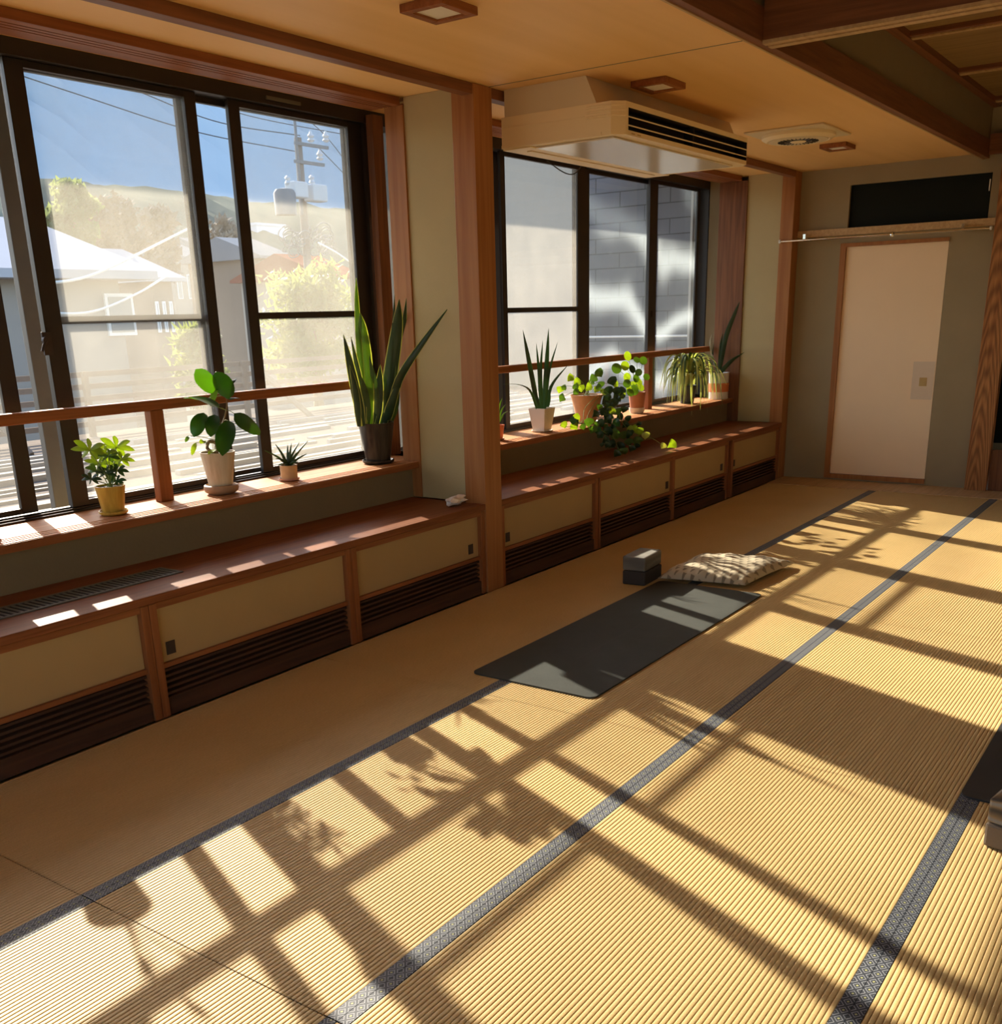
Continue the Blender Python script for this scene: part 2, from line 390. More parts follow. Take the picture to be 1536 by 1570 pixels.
# ceilings
cl = MB().box(-1.0, 1.372, -2.2, 4.448, CE, CE+.03).box(-1.0, 1.372, 4.456, 8.98, CE, CE+.03)
o = cl.build('ceiling', ceil_m); o['kind'] = 'structure'
struct('trim_7', vent_m, -.0, 1.37, 4.4485, 4.4555, CE-.001, CE+.02)
struct('ceiling_high', wood('ceiling_brown', (.22, .13, .045), (.34, .21, .08), 'x', sc=.4), 1.36, 5.75, -2.2, 9.0, 2.80, 2.84)
struct('wall_upper_side', plaster, 1.362, 1.388, -2.2, 8.845, 2.545, 2.80)
struct('ceiling_roof', plaster, -1.0, 5.75, -2.35, 9.3, 2.96, 3.0)
# beams
struct('beam_edge', wood_beam_y, -.062, 0.0, -2.2, 8.70, 2.420, CE, bevel=.002)
struct('beam_long', wood_beam_y, 1.357, 1.40, -2.2, 8.845, 2.428, 2.548, bevel=.002)
struct('beam_long_lip', wood_light, 1.352, 1.362, -2.2, 8.84, 2.424, 2.436)
bx = MB().prism([(4.355, 2.425), (4.375, 2.425), (4.375, 2.433), (4.39, 2.433), (4.39, 2.425), (4.41, 2.425), (4.41, 2.433), (4.425, 2.433), (4.425, 2.425), (4.45, 2.425), (4.45, 2.80), (4.355, 2.80)], 'x', 1.401, 5.6)
bx.build('beam_cross', wood_beam_x)['kind'] = 'structure'
struct('beam_cross_lit_soffit', wood_light, 1.401, 5.6, 4.352, 4.388, 2.419, 2.4325)  # paler wood strips: the lit underside of the beam put into colour
struct('beam_cross_lit_soffit', wood_light, 1.401, 5.6, 4.412, 4.452, 2.419, 2.4245)
struct('beam_far', wood_beam_x, 1.401, 5.6, 8.79, 8.844, 2.45, 2.585)
struct('trim_8', wood_beam_y, 1.388, 1.44, -2.2, 8.845, 2.765, 2.80)
for k, yy in enumerate((5.2, 6.35, 7.50, 8.65)):
    struct('trim_%d' % (20+k), wood_beam_x, 1.44, 5.6, yy-.055, yy+.055, 2.775, 2.80)
    struct('trim_%d' % (30+k), wood_light, 1.44, 5.6, yy-.02, yy+.02, 2.768, 2.776)
# pillars
o = MB().box(-.125, 0.008, 4.318, 4.466, 0, CE-.001).build('pillar_middle', wood_hi, bevel=.003); o['kind'] = 'structure'
o = MB().box(-.110, .0, 8.700, 8.840, 0, CE-.001).build('pillar_corner', wood_hi, bevel=.003); o['kind'] = 'structure'
o = MB().box(1.504, 1.664, 8.76, 8.844, .005, 2.44).build('pillar_far_wall', wood_grain, bevel=.003); o['kind'] = 'structure'
struct('trim_9', wood_light, .0, 1.503, 8.815, 8.844, 1.965, 2.018, bevel=.002)
# sill and head of the window bay, both grooved for sliding screens
def sill(n, ya, yb):
    prof = [(-.80, .646), (-.455, .646), (-.452, .649), (-.452, .678), (-.455, .681)]
    for gx in (-.474, -.504, -.534): prof += [(gx, .681), (gx, .670), (gx-.015, .670), (gx-.015, .681)]
    prof += [(-.80, .681)]
    MB().prism(prof, 'y', ya, yb).build('trim_%d' % n, wood_sill)['kind'] = 'structure'
struct('trim_50', wood_y, -.4519, -.4485, .0, 4.334, .6465, .6785)
struct('trim_51', wood_y, -.4519, -.4485, 4.470, 8.699, .6465, .6785)
sill(10, .0, 4.334); sill(11, 4.470, 8.699)
struct('trim_12', wood_sill, -.80, -.561, 4.334, 4.785, .646, .681)
def head(n, ya, yb):
    prof = [(-.455, CE-.001), (-.65, CE-.001), (-.65, 2.430)]
    for gx in (-.560, -.530, -.500): prof += [(gx-.008, 2.430), (gx-.008, 2.438), (gx, 2.438), (gx, 2.430)]
    prof += [(-.455, 2.430)]
    MB().prism(prof, 'y', ya, yb).build('trim_%d' % n, wood_y)['kind'] = 'structure'
head(13, -2.0, 4.334); head(14, 4.47, 8.699)
struct('trim_15', wood_dark_z, -.79, -.745, 4.452, 4.535, .682, 2.44, bevel=.002)      # red-brown upright beside the sashes

# ------------------------------------------------------------------ windows
g_clean = glassmat('glass_clean', .01)
g_dust = glassmat('glass_dusty', .115, (.50, .465, .40))
g_dust2 = glassmat('glass_half_dusty', .055, (.50, .465, .40))
g_light = glassmat('glass_light_dust', .018)
g_swirl = glassmat('glass_wiped', .016, (.70, .78, .80), swirl=.10)
def window(n, ya, yb):
    m = MB(); m.box(-.94, -.80, ya, yb, .650, .690); m.box(-.94, -.80, ya, yb, 2.405, 2.468)
    m.box(-.94, -.80, ya, ya+.03, .69, 2.405); m.box(-.94, -.80, yb-.03, yb, .69, 2.405)
    for x in (-.868, -.82): m.box(x-.003, x+.003, ya+.03, yb-.03, .690, .698)
    o = m.build('window_%d' % n, alu, bevel=.002); o['kind'] = 'structure'; return o
def sash(win, x, ya, yb, sl, sr, glass, mid=False, mat=alu):
    h = .011
    m = MB(); m.box(x-h, x+h, ya, ya+sl, .699, 2.404); m.box(x-h, x+h, yb-sr, yb, .699, 2.404)
    m.box(x-h, x+h, ya+sl, yb-sr, .699, .722); m.box(x-h, x+h, ya+sl, yb-sr, 2.378, 2.404)
    if mid: m.box(x-h, x+h, ya+sl, yb-sr, 1.443, 1.474)
    o = m.build('sash', mat, win, bevel=.0015)
    box('glass_pane', glass, o, x-.002, x+.002, ya+sl-.004, yb-sr+.004, .715, 2.384)
    return o
w1 = window(1, .60, 4.78); w2 = window(2, 4.99, 9.10)
XI, XO = -.842, -.892
sash(w1, XO, 1.25, 2.345, .07, .07, g_dust2, True)
s2 = sash(w1, XI, 2.474, 3.372, .080, .062, g_dust)
sash(w1, XO, 2.500, 3.349, .080, .045, g_light, True)
sash(w1, XO, 3.352, 4.44, .03, .07, g_light, False)
sash(w1, XI, 3.558, 4.470, .068, .115, g_dust, True)
sash(w1, XI, .66, 1.32, .07, .07, g_light)

MB().box(-.93, -.81, 4.455, 4.50, .69, 2.405).build('mullion', alu, w1, bevel=.002)
box('glass_pane', g_light, w1, -.894, -.890, 4.50, 4.75, .69, 2.405)
sash(w2, XO, 5.03, 5.78, .07, .125, g_light, False)
sash(w2, XI, 5.735, 6.80, .05, .12, g_dust, True)
sash(w2, XO, 6.72, 7.98, .21, .12, g_swirl)
sash(w2, XI, 7.79, 8.72, .135, .05, g_swirl)
box('side_strip', alu_l, w2, -.925, -.905, 8.74, 8.84, .69, 2.40)
MB().box(-.93, -.81, 8.85, 8.93, .69, 2.405).build('mullion', alu, w2, bevel=.002)
m = MB(); 
for x_ in (.8, 2.87, 4.94): m.box(x_, x_+.06, -2.30, -2.24, .55, 2.35)
m.box(.8, 5.0, -2.30, -2.24, .55, .60).box(.8, 5.0, -2.30, -2.24, 2.30, 2.35)
o = m.build('window_3', alu, bevel=.002); o['kind'] = 'structure'  # unseen window, added so more skylight reaches the far wall and door
box('glass_pane', g_clean, o, .86, 4.94, -2.272, -2.268, .60, 2.30)
# crescent lock on the meeting stile
p = at(70, 527, XI+.02)
lk = MB().box(XI+.011, XI+.020, p.y-.010, 2.49, p.z-.045, p.z+.045)
lk.tube([(XI+.018, p.y, p.z+.012), (XI+.035, p.y, p.z+.012)], .017, 14)
lk.tube([(XI+.030, p.y, p.z+.012), (XI+.034, p.y-.018, p.z-.005), (XI+.036, p.y-.030, p.z-.030)], .006, 8)
lk.build('crescent_lock', iron, s2, bevel=.001)
lk = MB().box(XI+.011, XI+.018, 7.845, 7.865, 1.38, 1.43)
lk.build('crescent_lock', iron, w2, bevel=.001)
# head plate
p = at(436, 158, -.79); 
box('head_plate', vent_m, w1, -.799, -.790, p.y-.11, p.y+.11, 2.425, 2.440)

# railings in front of the windows
def railing(ya, yb, posts, label):
    t = thing('window_railing', (-.69, (ya+yb)/2, .681), label, 'railing')
    box('handrail', wood_y, t, -.714, -.666, ya, yb, 1.078, 1.122, bevel=.006)
    for y in posts: box('post', wood_z, t, -.712, -.668, y-.034, y+.034, .681, 1.078, bevel=.003)
railing(.605, 4.451, (1.35, 2.838), 'red-brown wooden railing across the left window, one post between the yellow and cream pots')
railing(4.995, 8.699, (5.2, 7.535), 'red-brown wooden railing across the right window behind the row of trailing plants')

# ------------------------------------------------------------------ low cabinets with counter
def counter(ya, yb, label):
    t = thing('counter_board', (-.25, (ya+yb)/2, .449), label, 'counter')
    box('top_board', wood_counter, t, -.499, .006, ya, yb, .452, .484, bevel=.003)
counter(-1.98, 4.317, 'dark glossy wooden counter board under the left window with a long vent in it')
counter(4.467, 8.699, 'wooden counter board under the right window, streaked with sun patches and a trailing vine')
def cabinet(ya, yb, pull, label, post=.034):
    """one bay: side uprights, paper sliding panel with a dark finger pull, slatted grille, base board"""
    t = thing('low_cabinet', (-.20, (ya+yb)/2, 0), label, 'cabinet', 'low cabinets under the windows')
    z1 = .451
    box('carcass', wood_dark, t, -.48, -.06, ya-post, yb+post, .0, z1)
    for s_, y in ((-1, ya), (1, yb)):
        box('upright', wood_z, t, -.06, -.002, min(y, y+s_*post)+.0005, max(y, y+s_*post)-.0005, .0, z1-.002, bevel=.002)
    box('top_rail', wood_y, t, -.06, -.006, ya, yb, .425, z1-.002, bevel=.001)
    box('lower_rail', wood_y, t, -.06, -.010, ya, yb, .190, .208, bevel=.001)
    pn = box('door_panel', fusuma, t, -.045, -.026, ya+.001, yb-.001, .2085, .4245)
    if pull is not None:
        box('finger_pull', iron, pn, -.0262, -.0235, pull-.021, pull+.021, .232, .284, bevel=.001)
    g = MB().box(-.060, -.050, ya, yb, .072, .189)
    for k in range(5):
        z = .083 + k*.0235
        g.prism([(-.050, z), (-.022, z-.006), (-.022, z+.004), (-.050, z+.010)], 'y', ya, yb)
    g.build('slatted_grille', wood_dark, t)
    box('base_board', wood_dark, t, -.06, -.012, ya, yb, .0, .071, bevel=.001)
cabinet(1.115, 2.160, None, 'cream-panelled low cabinet at the left picture edge, its panel without a visible pull')
cabinet(2.230, 3.250, 2.285, 'cream-panelled low cabinet below the ficus, dark square pull at its lower left')
cabinet(3.320, 4.283, 4.215, 'cream-panelled low cabinet just left of the middle pillar, pull at its lower right')
cabinet(4.502, 5.495, 4.560, 'cream-panelled low cabinet just right of the middle pillar, pull at its lower left')
cabinet(5.565, 6.590, 6.545, 'cream-panelled low cabinet behind the stacked blocks, pull at its lower right', post=.017)
cabinet(6.626, 7.560, 7.500, 'second cream-panelled low cabinet from the far wall, pull at its right end', post=.017)
cabinet(7.680, 8.660, 7.745, 'cream-panelled low cabinet ending at the far wall, pull at its left end', post=.035)
box('baseboard_left', wood_dark, None, -.5, -.002, -2.19, 1.078, 0, .451)['kind'] = 'structure'

# vent in the counter
t = thing('counter_vent', (-.26, 2.05, .484), 'long bronze slatted air vent let into the counter under the left window', 'vent')
m = MB(); a, b, ya, yb = -.335, -.190, 1.60, 2.51
m.box(a, a+.014, ya, yb, .484, .489).box(b-.014, b, ya, yb, .484, .489).box(a, b, ya, ya+.014, .484, .489).box(a, b, yb-.014, yb, .484, .489)
m.build('frame', vent_m, t, bevel=.001)
box('duct_opening', dark_void, t, a+.014, b-.014, ya+.014, yb-.014, .4842, .4848)
m = MB(); k = 0; y = ya+.03
while y < yb-.02: m.box(a+.015, b-.015, y-.004, y+.006, .4848, .4880); y += .025
m.build('slats', vent_m, t)

# crumpled tissue on the counter
def crumple(name, c, r, sq, mat, seed, parent=None, amp=.35):
    rnd = random.Random(seed); bm = bmesh.new(); bmesh.ops.create_icosphere(bm, subdivisions=3, radius=1)
    ks = [(Vector((rnd.uniform(-1, 1), rnd.uniform(-1, 1), rnd.uniform(-1, 1))).normalized(), rnd.uniform(3, 9), rnd.uniform(0, 6)) for _ in range(9)]
    m = MB(); 
    for v in bm.verts:
        d = 1 + amp*sum(math.sin(k*v.co.dot(n)+ph) for n, k, ph in ks)/3
        v.co = v.co*d
    zmin = min(v.co.z for v in bm.verts)
    bm.verts.ensure_lookup_table()
    m.add([(c[0]+v.co.x*r*sq[0], c[1]+v.co.y*r*sq[1], c[2]+(v.co.z-zmin)*r*sq[2]) for v in bm.verts], [tuple(v.index for v in f.verts) for f in bm.faces])
    bm.free(); return m.build(name, mat, parent, smooth=False)
o = crumple('crumpled_tissue', (-.105, 4.20, .484), .030, (1.2, 2.2, .75), tissue_m, 5)
tag(o, 'crumpled pale tissue lying on the counter corner beside the middle pillar', 'tissue')

# ------------------------------------------------------------------ door, rod
d1 = MB().box(.401, 1.178, 8.852, 8.872, .056, 1.876).build('door_1', door_paper); d1['kind'] = 'structure'
LOC[d1.name] = d1.location.copy()
box('pull_backing', patch_paper, d1, 1.005, 1.170, 8.8505, 8.852, .690, .985)
box('door_pull', brass, d1, 1.062, 1.120, 8.8485, 8.8505, .795, .862)
m = MB().box(.356, .400, 8.830, 8.90, .018, 1.905).box(.400, 1.182, 8.830, 8.90, 1.877, 1.904).box(.400, 1.182, 8.830, 8.90, .018, .054)
m.build('trim_16', wood_hi)['kind'] = 'structure'
box('hatch_handle', white_pl, None, 1.415, 1.422, 8.86, 8.876, 2.21, 2.29)
tag(bpy.data.objects['hatch_handle'], 'small white handle at the right end of the black transom panel', 'handle')
t = thing('curtain_rod', (.70, 8.66, 1.93), 'thin chrome tension rod crossing the far wall above the cream door', 'rod')
MB().tube([(-.10, 8.685, 1.940), (.80, 8.685, 1.940)], .009, 10).tube([(.80, 8.685, 1.940), (1.502, 8.685, 1.940)], .007, 10).build('rod', steel, t, smooth=True)
MB().lathe([(.004, 1.922), (.014, 1.926), (.019, 1.936), (.016, 1.948), (.006, 1.956)], .795, 8.683, 14).build('joint', steel, t, smooth=True)
for x in (-.10, 1.495): MB().tube([(x-.006, 8.685, 1.94), (x+.008, 8.685, 1.94)], .014, 12).build('end_cap', white_pl, t)
for x in (.10, 1.30): MB().box(x-.01, x+.01, 8.69, 8.816, 1.935, 1.985).build('bracket', steel, t)

# ------------------------------------------------------------------ ceiling-hung air conditioner
t = thing('air_conditioner', (.33, 5.37, CE), 'large cream ceiling-hung air conditioner in front of the right window', 'air conditioner')
ya, yb, c = 4.555, 6.10, .05
plan = [(.0, ya), (.66-c, ya), (.66, ya+c), (.66, yb-c), (.66-c, yb), (.0, yb)]
m = MB(); z0, z1 = 2.207, 2.346
# shell: ring walls with the outlet cut out of the long side, chamfered lower edge
gz0, gz1, gy0, gy1 = 2.228, 2.322, ya+.075, yb-.05
def wall(m, p, q, za, zb): m.add([(p[0], p[1], za), (q[0], q[1], za), (q[0], q[1], zb), (p[0], p[1], zb)], [(0, 1, 2, 3)])
for i in range(6):
    p, q = plan[i], plan[(i+1) % 6]
    if i == 2:
        wall(m, p, q, z0, gz0); wall(m, p, q, gz1, z1); wall(m, p, (.66, gy0), gz0, gz1); wall(m, (.66, gy1), q, gz0, gz1)
    else: wall(m, p, q, z0, z1)
m.add([(x, y, z1) for x, y in plan], [tuple(range(6))]); m.add([(x, y, z0) for x, y in plan], [tuple(range(5, -1, -1))])
hs = m.build('housing', ac_body, t, fix=False)
m = MB().box(.585, .588, gy0, gy1, gz0, gz1).box(.588, .659, gy0, gy1, gz1, gz1+.002).box(.588, .659, gy0, gy1, gz0-.002, gz0).box(.588, .659, gy0-.002, gy0, gz0, gz1).box(.588, .659, gy1, gy1+.002, gz0, gz1)
m.build('outlet', ac_dark, t)
for z in (2.252, 2.288): MB().prism([(.612, z+.010), (.615, z+.014), (.661, z-.001), (.658, z-.006)], 'y', gy0+.002, gy1-.002).build('louver', ac_shroud, t)
for y in (5.35,): box('louver_divider', ac_dark, t, .60, .655, y-.004, y+.004, gz0, gz1)
m = MB()
for z in (2.330, 2.309, 2.288):                                              # raised ribs round the corner
    for (a_, b_) in (((.48, ya), (.66-c, ya)), ((.66-c, ya), (.66, ya+c))):
        dx, dy = b_[0]-a_[0], b_[1]-a_[1]; ln = math.hypot(dx, dy); nx, ny = dy/ln*.004, -dx/ln*.004
        m.add([(a_[0], a_[1], z-.005), (b_[0], b_[1], z-.005), (b_[0]+nx, b_[1]+ny, z-.003), (a_[0]+nx, a_[1]+ny, z-.003),
               (a_[0], a_[1], z+.005), (b_[0], b_[1], z+.005), (b_[0]+nx, b_[1]+ny, z+.003), (a_[0]+nx, a_[1]+ny, z+.003)],
              [(0,3,2,1),(4,5,6,7),(0,1,5,4),(1,2,6,5),(2,3,7,6),(3,0,4,7)])
m.box(.0, .47, ya-.0025, ya, 2.296, 2.300).box(.0, .56, ya-.004, ya, 2.2075, 2.222)
m.build('casing_rib', ac_body, t)
m = MB().prism([(.0, 2.200), (.16, 2.200), (.16, 2.2068), (.0, 2.2068)], 'y', ya+.01, yb-.01).box(.08, .11, ya+.10, yb-.1, 2.196, 2.200)
m.build('back_cover', ac_body, t, bevel=.002)
box('intake_panel', ac_panel, t, .165, .600, ya+.05, yb-.10, 2.198, 2.2065, bevel=.003)
m = MB().prism([(.018, 2.3465), (.532, 2.3465), (.475, CE-.0005), (.018, CE-.0005)], 'y', ya+.002, 6.22)
m.build('ceiling_shroud', ac_shroud, t)
m = MB().tube([(-.02+.03*math.sin(k/12*PI), 5.0+.35*k/12, 2.200-.055*math.sin(k/12*PI)) for k in range(13)], .003, 6)
m.build('cable', ac_dark, t)
for y in (4.66, 4.72): box('badge', brass, t, .6602, .6612, y, y+.035, 2.214, 2.219)

# ceiling fixtures
def downlight(x0, x1, y0, y1, label):
    t = thing('ceiling_light', ((x0+x1)/2, (y0+y1)/2, CE-.028), label, 'ceiling light', 'small square ceiling lights')
    m = MB(); b = .032; za, zb = CE-.028, CE-.0005
    m.box(x0, x1, y0, y0+b, za, zb).box(x0, x1, y1-b, y1, za, zb).box(x0, x0+b, y0+b, y1-b, za, zb).box(x1-b, x1, y0+b, y1-b, za, zb)
    m.build('wooden_frame', wood_y, t, bevel=.002)
    box('diffuser', diffuser, t, x0+b, x1-b, y0+b, y1-b, za+.008, zb)
downlight(.555, .745, 3.140, 3.345, 'square wood-framed ceiling light at the top edge of the photo')
downlight(.570, .755, 4.815, 5.030, 'square wood-framed ceiling light beside the air conditioner')
downlight(.590, .770, 7.480, 7.690, 'square wood-framed ceiling light beyond the round ceiling vent, nearest the far wall')
t = thing('ceiling_vent', (.65, 6.88, CE), 'round cream ceiling vent on a square plate past the air conditioner', 'vent')
box('plate', ac_shroud, t, .40, .90, 6.62, 7.16, CE-.012, CE-.0005, bevel=.004)
MB().lathe([(.225, CE-.0125), (.225, CE-.03), (.205, CE-.042), (.190, CE-.046), (.185, CE-.040)], .65, 6.90, 48).build('ring', ac_body, t, smooth=True)
MB().lathe([(.184, CE-.0405), (.18, CE-.047), (.085, CE-.050), (.08, CE-.044)], .65, 6.90, 48).build('disc', ac_shroud, t, smooth=True)
MB().lathe([(.079, CE-.045), (.078, CE-.0505), (.02, CE-.0505)], .65, 6.90, 32).build('outlet', ac_dark, t)
m = MB()
for k in range(28):
    a_ = 2*PI*k/28; ca, sa = math.cos(a_), math.sin(a_)
    m.tube([(.65+.083*ca, 6.90+.083*sa, CE-.051), (.65+.125*ca, 6.90+.125*sa, CE-.0505)], .0028, 4)
m.build('slot', ac_dark, t)
tt = MB().lathe([(.018, CE-.0515), (.022, CE-.056), (.03, CE-.058), (.045, CE-.054), (.05, CE-.0505)], .65, 6.90, 24).build('hub', ac_body, t, smooth=True)

# ------------------------------------------------------------------ things on the floor
def rounded(cx0, cx1, cy0, cy1, r, n=6):
    pts = []
    for (x, y, a0) in ((cx1-r, cy0+r, -PI/2), (cx1-r, cy1-r, 0), (cx0+r, cy1-r, PI/2), (cx0+r, cy0+r, PI)):
        pts += [(x + r*math.cos(a0+PI/2*k/n), y + r*math.sin(a0+PI/2*k/n)) for k in range(n+1)]
    return pts
def yoga(x0, x1, y0, y1, mat, label, seam=False):
    o = MB().prism(rounded(x0, x1, y0, y1, .035), 'z', .0008, .0065).build('yoga_mat', mat); tag(o, label, 'yoga mat')
    if seam: LOC[o.name] = o.location.copy(); box('centre_line', mat_m2, o, (x0+x1)/2-.0035, (x0+x1)/2+.0005, y0+.38, y1-.75, .0062, .0067)
    return o
yoga(.705, 1.297, 3.212, 4.985, mat_m, 'dark grey-green yoga mat unrolled in front of the low cabinets', True)
yoga(2.655, 3.26, 3.075, 4.86, mat_m2, 'black yoga mat corner at the right edge of the photo')

def block(name, pts, z0, z1, mat, label, bevel=.008, grp=None):
    o = MB().prism(pts, 'z', z0, z1).build(name, mat, bevel=bevel); return tag(o, label, 'yoga block', grp)
def swirl_mat(name, c1, c2, c3, scale=5):
    m, N, L, P = newmat(name); P.inputs['Roughness'].default_value = .75
    tc = N.new('ShaderNodeTexCoord'); mp = N.new('ShaderNodeMapping'); mp.inputs['Scale'].default_value = (1, 1, 3.2); L.new(tc.outputs['Object'], mp.inputs['Vector'])
    wv = N.new('ShaderNodeTexWave'); wv.inputs['Scale'].default_value = scale; wv.inputs['Distortion'].default_value = 9; wv.inputs['Detail'].default_value = 2; wv.inputs['Detail Scale'].default_value = 1.2; wv.bands_direction = 'Z'
    L.new(mp.outputs[0], wv.inputs['Vector'])
    cr = N.new('ShaderNodeValToRGB'); e = cr.color_ramp.elements; e[0].color = (*c1, 1); e[1].color = (*c3, 1); k = e.new(.5); k.color = (*c2, 1)
    L.new(wv.outputs['Fac'], cr.inputs[0]); L.new(cr.outputs[0], P.inputs['Base Color']); return m
grey_sw = swirl_mat('marbled_grey_foam', (.12, .11, .088), (.145, .135, .105), (.18, .165, .135), 2)
brown_sw = swirl_mat('marbled_brown_foam', (.05, .04, .03), (.26, .17, .08), (.24, .23, .21), 3)
base = [(.549, 4.830), (.681, 4.845), (.668, 5.077), (.536, 5.062)]
block('yoga_block', base, .001, .078, foam_d, 'dark brown foam yoga block on the tatami, under the grey marbled block')
block('yoga_block', [(.546, 4.836), (.678, 4.848), (.662, 5.082), (.530, 5.070)], .079, .158, grey_sw, 'grey marbled foam yoga block stacked on the dark brown block beside the cushion')
block('yoga_block', [(2.772, 2.795), (2.925, 2.765), (2.965, 2.985), (2.812, 3.015)], .001, .071, plain('foam_brown', (.17, .125, .085), .8, .08, 20, .2), 'plain brown foam yoga block at the right edge, bottom of its stack')
block('yoga_block', [(2.774, 2.800), (2.927, 2.770), (2.967, 2.990), (2.814, 3.020)], .0715, .145, brown_sw, 'brown and grey marbled foam yoga block at the right edge, top of its stack')

# floor cushion with a printed motif
def cushion_mat():
    m, N, L, P = newmat('cushion_print'); P.inputs['Roughness'].default_value = .9
    tc = N.new('ShaderNodeTexCoord'); mp = N.new('ShaderNodeMapping'); mp.inputs['Rotation'].default_value = (0, 0, .1); L.new(tc.outputs['Object'], mp.inputs['Vector'])
    sp = N.new('ShaderNodeSeparateXYZ'); L.new(mp.outputs[0], sp.inputs[0])
    def mt(op, a, b=None):
        n = N.new('ShaderNodeMath'); n.operation = op
        for i, x in enumerate((a, b)):
            if x is None: continue
            if isinstance(x, (int, float)): n.inputs[i].default_value = x
            else: L.new(x, n.inputs[i])
        return n.outputs[0]
    fy = mt('FRACT', mt('MULTIPLY', sp.outputs[1], 21)); row = mt('FLOOR', mt('MULTIPLY', sp.outputs[1], 21))
    fx = mt('FRACT', mt('ADD', mt('MULTIPLY', sp.outputs[0], 21), mt('MULTIPLY', row, .5)))
    tri = mt('LESS_THAN', mt('ABSOLUTE', mt('SUBTRACT', fx, .5)), mt('MULTIPLY', fy, .24))
    low = mt('GREATER_THAN', fy, .25)
    f = mt('MULTIPLY', tri, low)
    mx = N.new('ShaderNodeMix'); mx.data_type = 'RGBA'; mx.inputs[6].default_value = (.50, .42, .28, 1); mx.inputs[7].default_value = (.22, .175, .11, 1)
    L.new(f, mx.inputs[0]); L.new(mx.outputs[2], P.inputs['Base Color']); return m
def cushion(cs, h, label):
    n = 44; m = MB(); top = []; bot = []
    A, B, C_, D = [Vector((*c, 0)) for c in cs]; rnd = random.Random(3)
    for j in range(n+1):
        for i in range(n+1):
            s_, t_ = i/n, j/n
            # corners stick out, sides pull in
            a_, b_ = 2*s_-1, 2*t_-1
            pin = .045
            s2_ = .5+.5*a_*(1-pin*(1-b_*b_)); t2_ = .5+.5*b_*(1-pin*(1-a_*a_))
            p = (A*(1-s2_)+B*s2_)*(1-t2_)+(D*(1-s2_)+C_*s2_)*t2_
            e = max(0, (1-a_**4)*(1-b_**4))**.42
            d_ = min(1-abs(a_), 1-abs(b_))
            wr_ = .0045*math.sin(26*a_+3*b_)*math.exp(-((1-abs(b_))/.25))+.0045*math.sin(24*b_+2*a_)*math.exp(-((1-abs(a_))/.25))
            wr_ += .004*math.sin(9*a_+5*b_)*e
            top.append((p.x, p.y, .0075+.018+(h-.034)*e+wr_*min(1, d_*14)))
            bot.append((p.x, p.y, .0075+.016-.014*e))
    N_ = (n+1)**2; fs = []
    for j in range(n):
        for i in range(n):
            a = j*(n+1)+i; fs.append((a, a+1, a+n+2, a+n+1)); fs.append((N_+a, N_+a+n+1, N_+a+n+2, N_+a+1))
    for i in range(n):
        fs.append((i, N_+i, N_+i+1, i+1)); a = n*(n+1)+i; fs.append((a, a+1, N_+a+1, N_+a))
        a = i*(n+1); fs.append((a, a+n+1, N_+a+n+1, N_+a)); a = i*(n+1)+n; fs.append((a, N_+a, N_+a+n+1, a+n+1))
    m.add(top+bot, fs); o = m.build('floor_cushion', cushion_mat(), smooth=True); return tag(o, label, 'cushion')
cushion([(.700, 4.965), (1.175, 5.045), (1.225, 5.640), (.690, 5.560)], .088, 'square cream floor cushion with dark triangle print at the end of the yoga mat')

# ------------------------------------------------------------------ potted plants
soil = plain('soil', (.06, .04, .025), .95, .3, 60)
def pot(t, cx, cy, prof, mat, square=False, n=36):
    m = MB()
    if square: m.lathe(prof, cx, cy, 4)
    else: m.lathe(prof, cx, cy, n)
    return m.build('pot', mat, t, smooth=not square, bevel=.002 if square else 0)
def potprof(rt, rb, z0, z1, lip=.003, inner=.012):
    return [(rb*.9, z0), (rb, z0+.003), (rt, z1-.004), (rt+lip*.3, z1), (rt-.004, z1), (rt-.006, z1-inner)]
def saucer(t, cx, cy, r, z0, h, mat):
    return MB().lathe([(r*.82, z0), (r, z0+h*.45), (r*1.02, z0+h), (r*.96, z0+h), (r*.86, z0+h*.4)], cx, cy, 36).build('saucer', mat, t, smooth=True)
def soil_disc(t, cx, cy, r, z): MB().lathe([(r, z-.004), (r, z), (r*.5, z+.002)], cx, cy, 20).build('soil', soil, t)
def bez(p0, p1, p2, n=9):
    return [p0*(1-t)**2 + p1*2*t*(1-t) + p2*t*t for t in [k/(n-1) for k in range(n)]]
def poly_pts(P, n=10):
    """smooth curve through control points"""
    P = [Vector(p) for p in P]
    if len(P) == 2: return [P[0].lerp(P[1], k/(n-1)) for k in range(n)]
    out = []; Q = [P[0]*2-P[1]] + P + [P[-1]*2-P[-2]]; segs = len(P)-1
    for k in range(n):
        s_ = k/(n-1)*segs; i = min(int(s_), segs-1); t_ = s_-i; a, b, c, d = Q[i], Q[i+1], Q[i+2], Q[i+3]
        out.append(.5*((2*b)+(c-a)*t_+(2*a-5*b+4*c-d)*t_*t_+(3*b-a-3*c+d)*t_**3))
    return out
ROUND = lambda n, w: [w*max(.04, math.sin(PI*min(1, max(0, (k/(n-1))**.9)))**.55) for k in range(n)]
LANCE = lambda n, w: [w*max(.03, (min(1, .55+2.2*k/(n-1)) * (1-(k/(n-1))**3.2))) for k in range(n)]
VIEW_SIDE = RIGHT
def leaf(t, pts, w, mat, kind='round', side=None, fold=.2, n=10, name='leaf'):
    P = poly_pts(pts, n); W = ROUND(n, w) if kind == 'round' else LANCE(n, w)
    return MB().blade(P, W, side if side is not None else VIEW_SIDE, fold).build(name, mat, t, smooth=True)
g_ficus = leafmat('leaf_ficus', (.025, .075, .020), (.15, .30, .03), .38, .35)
g_ficusb = leafmat('leaf_ficus_bright', (.09, .17, .025), (.32, .56, .05), .55, .4)
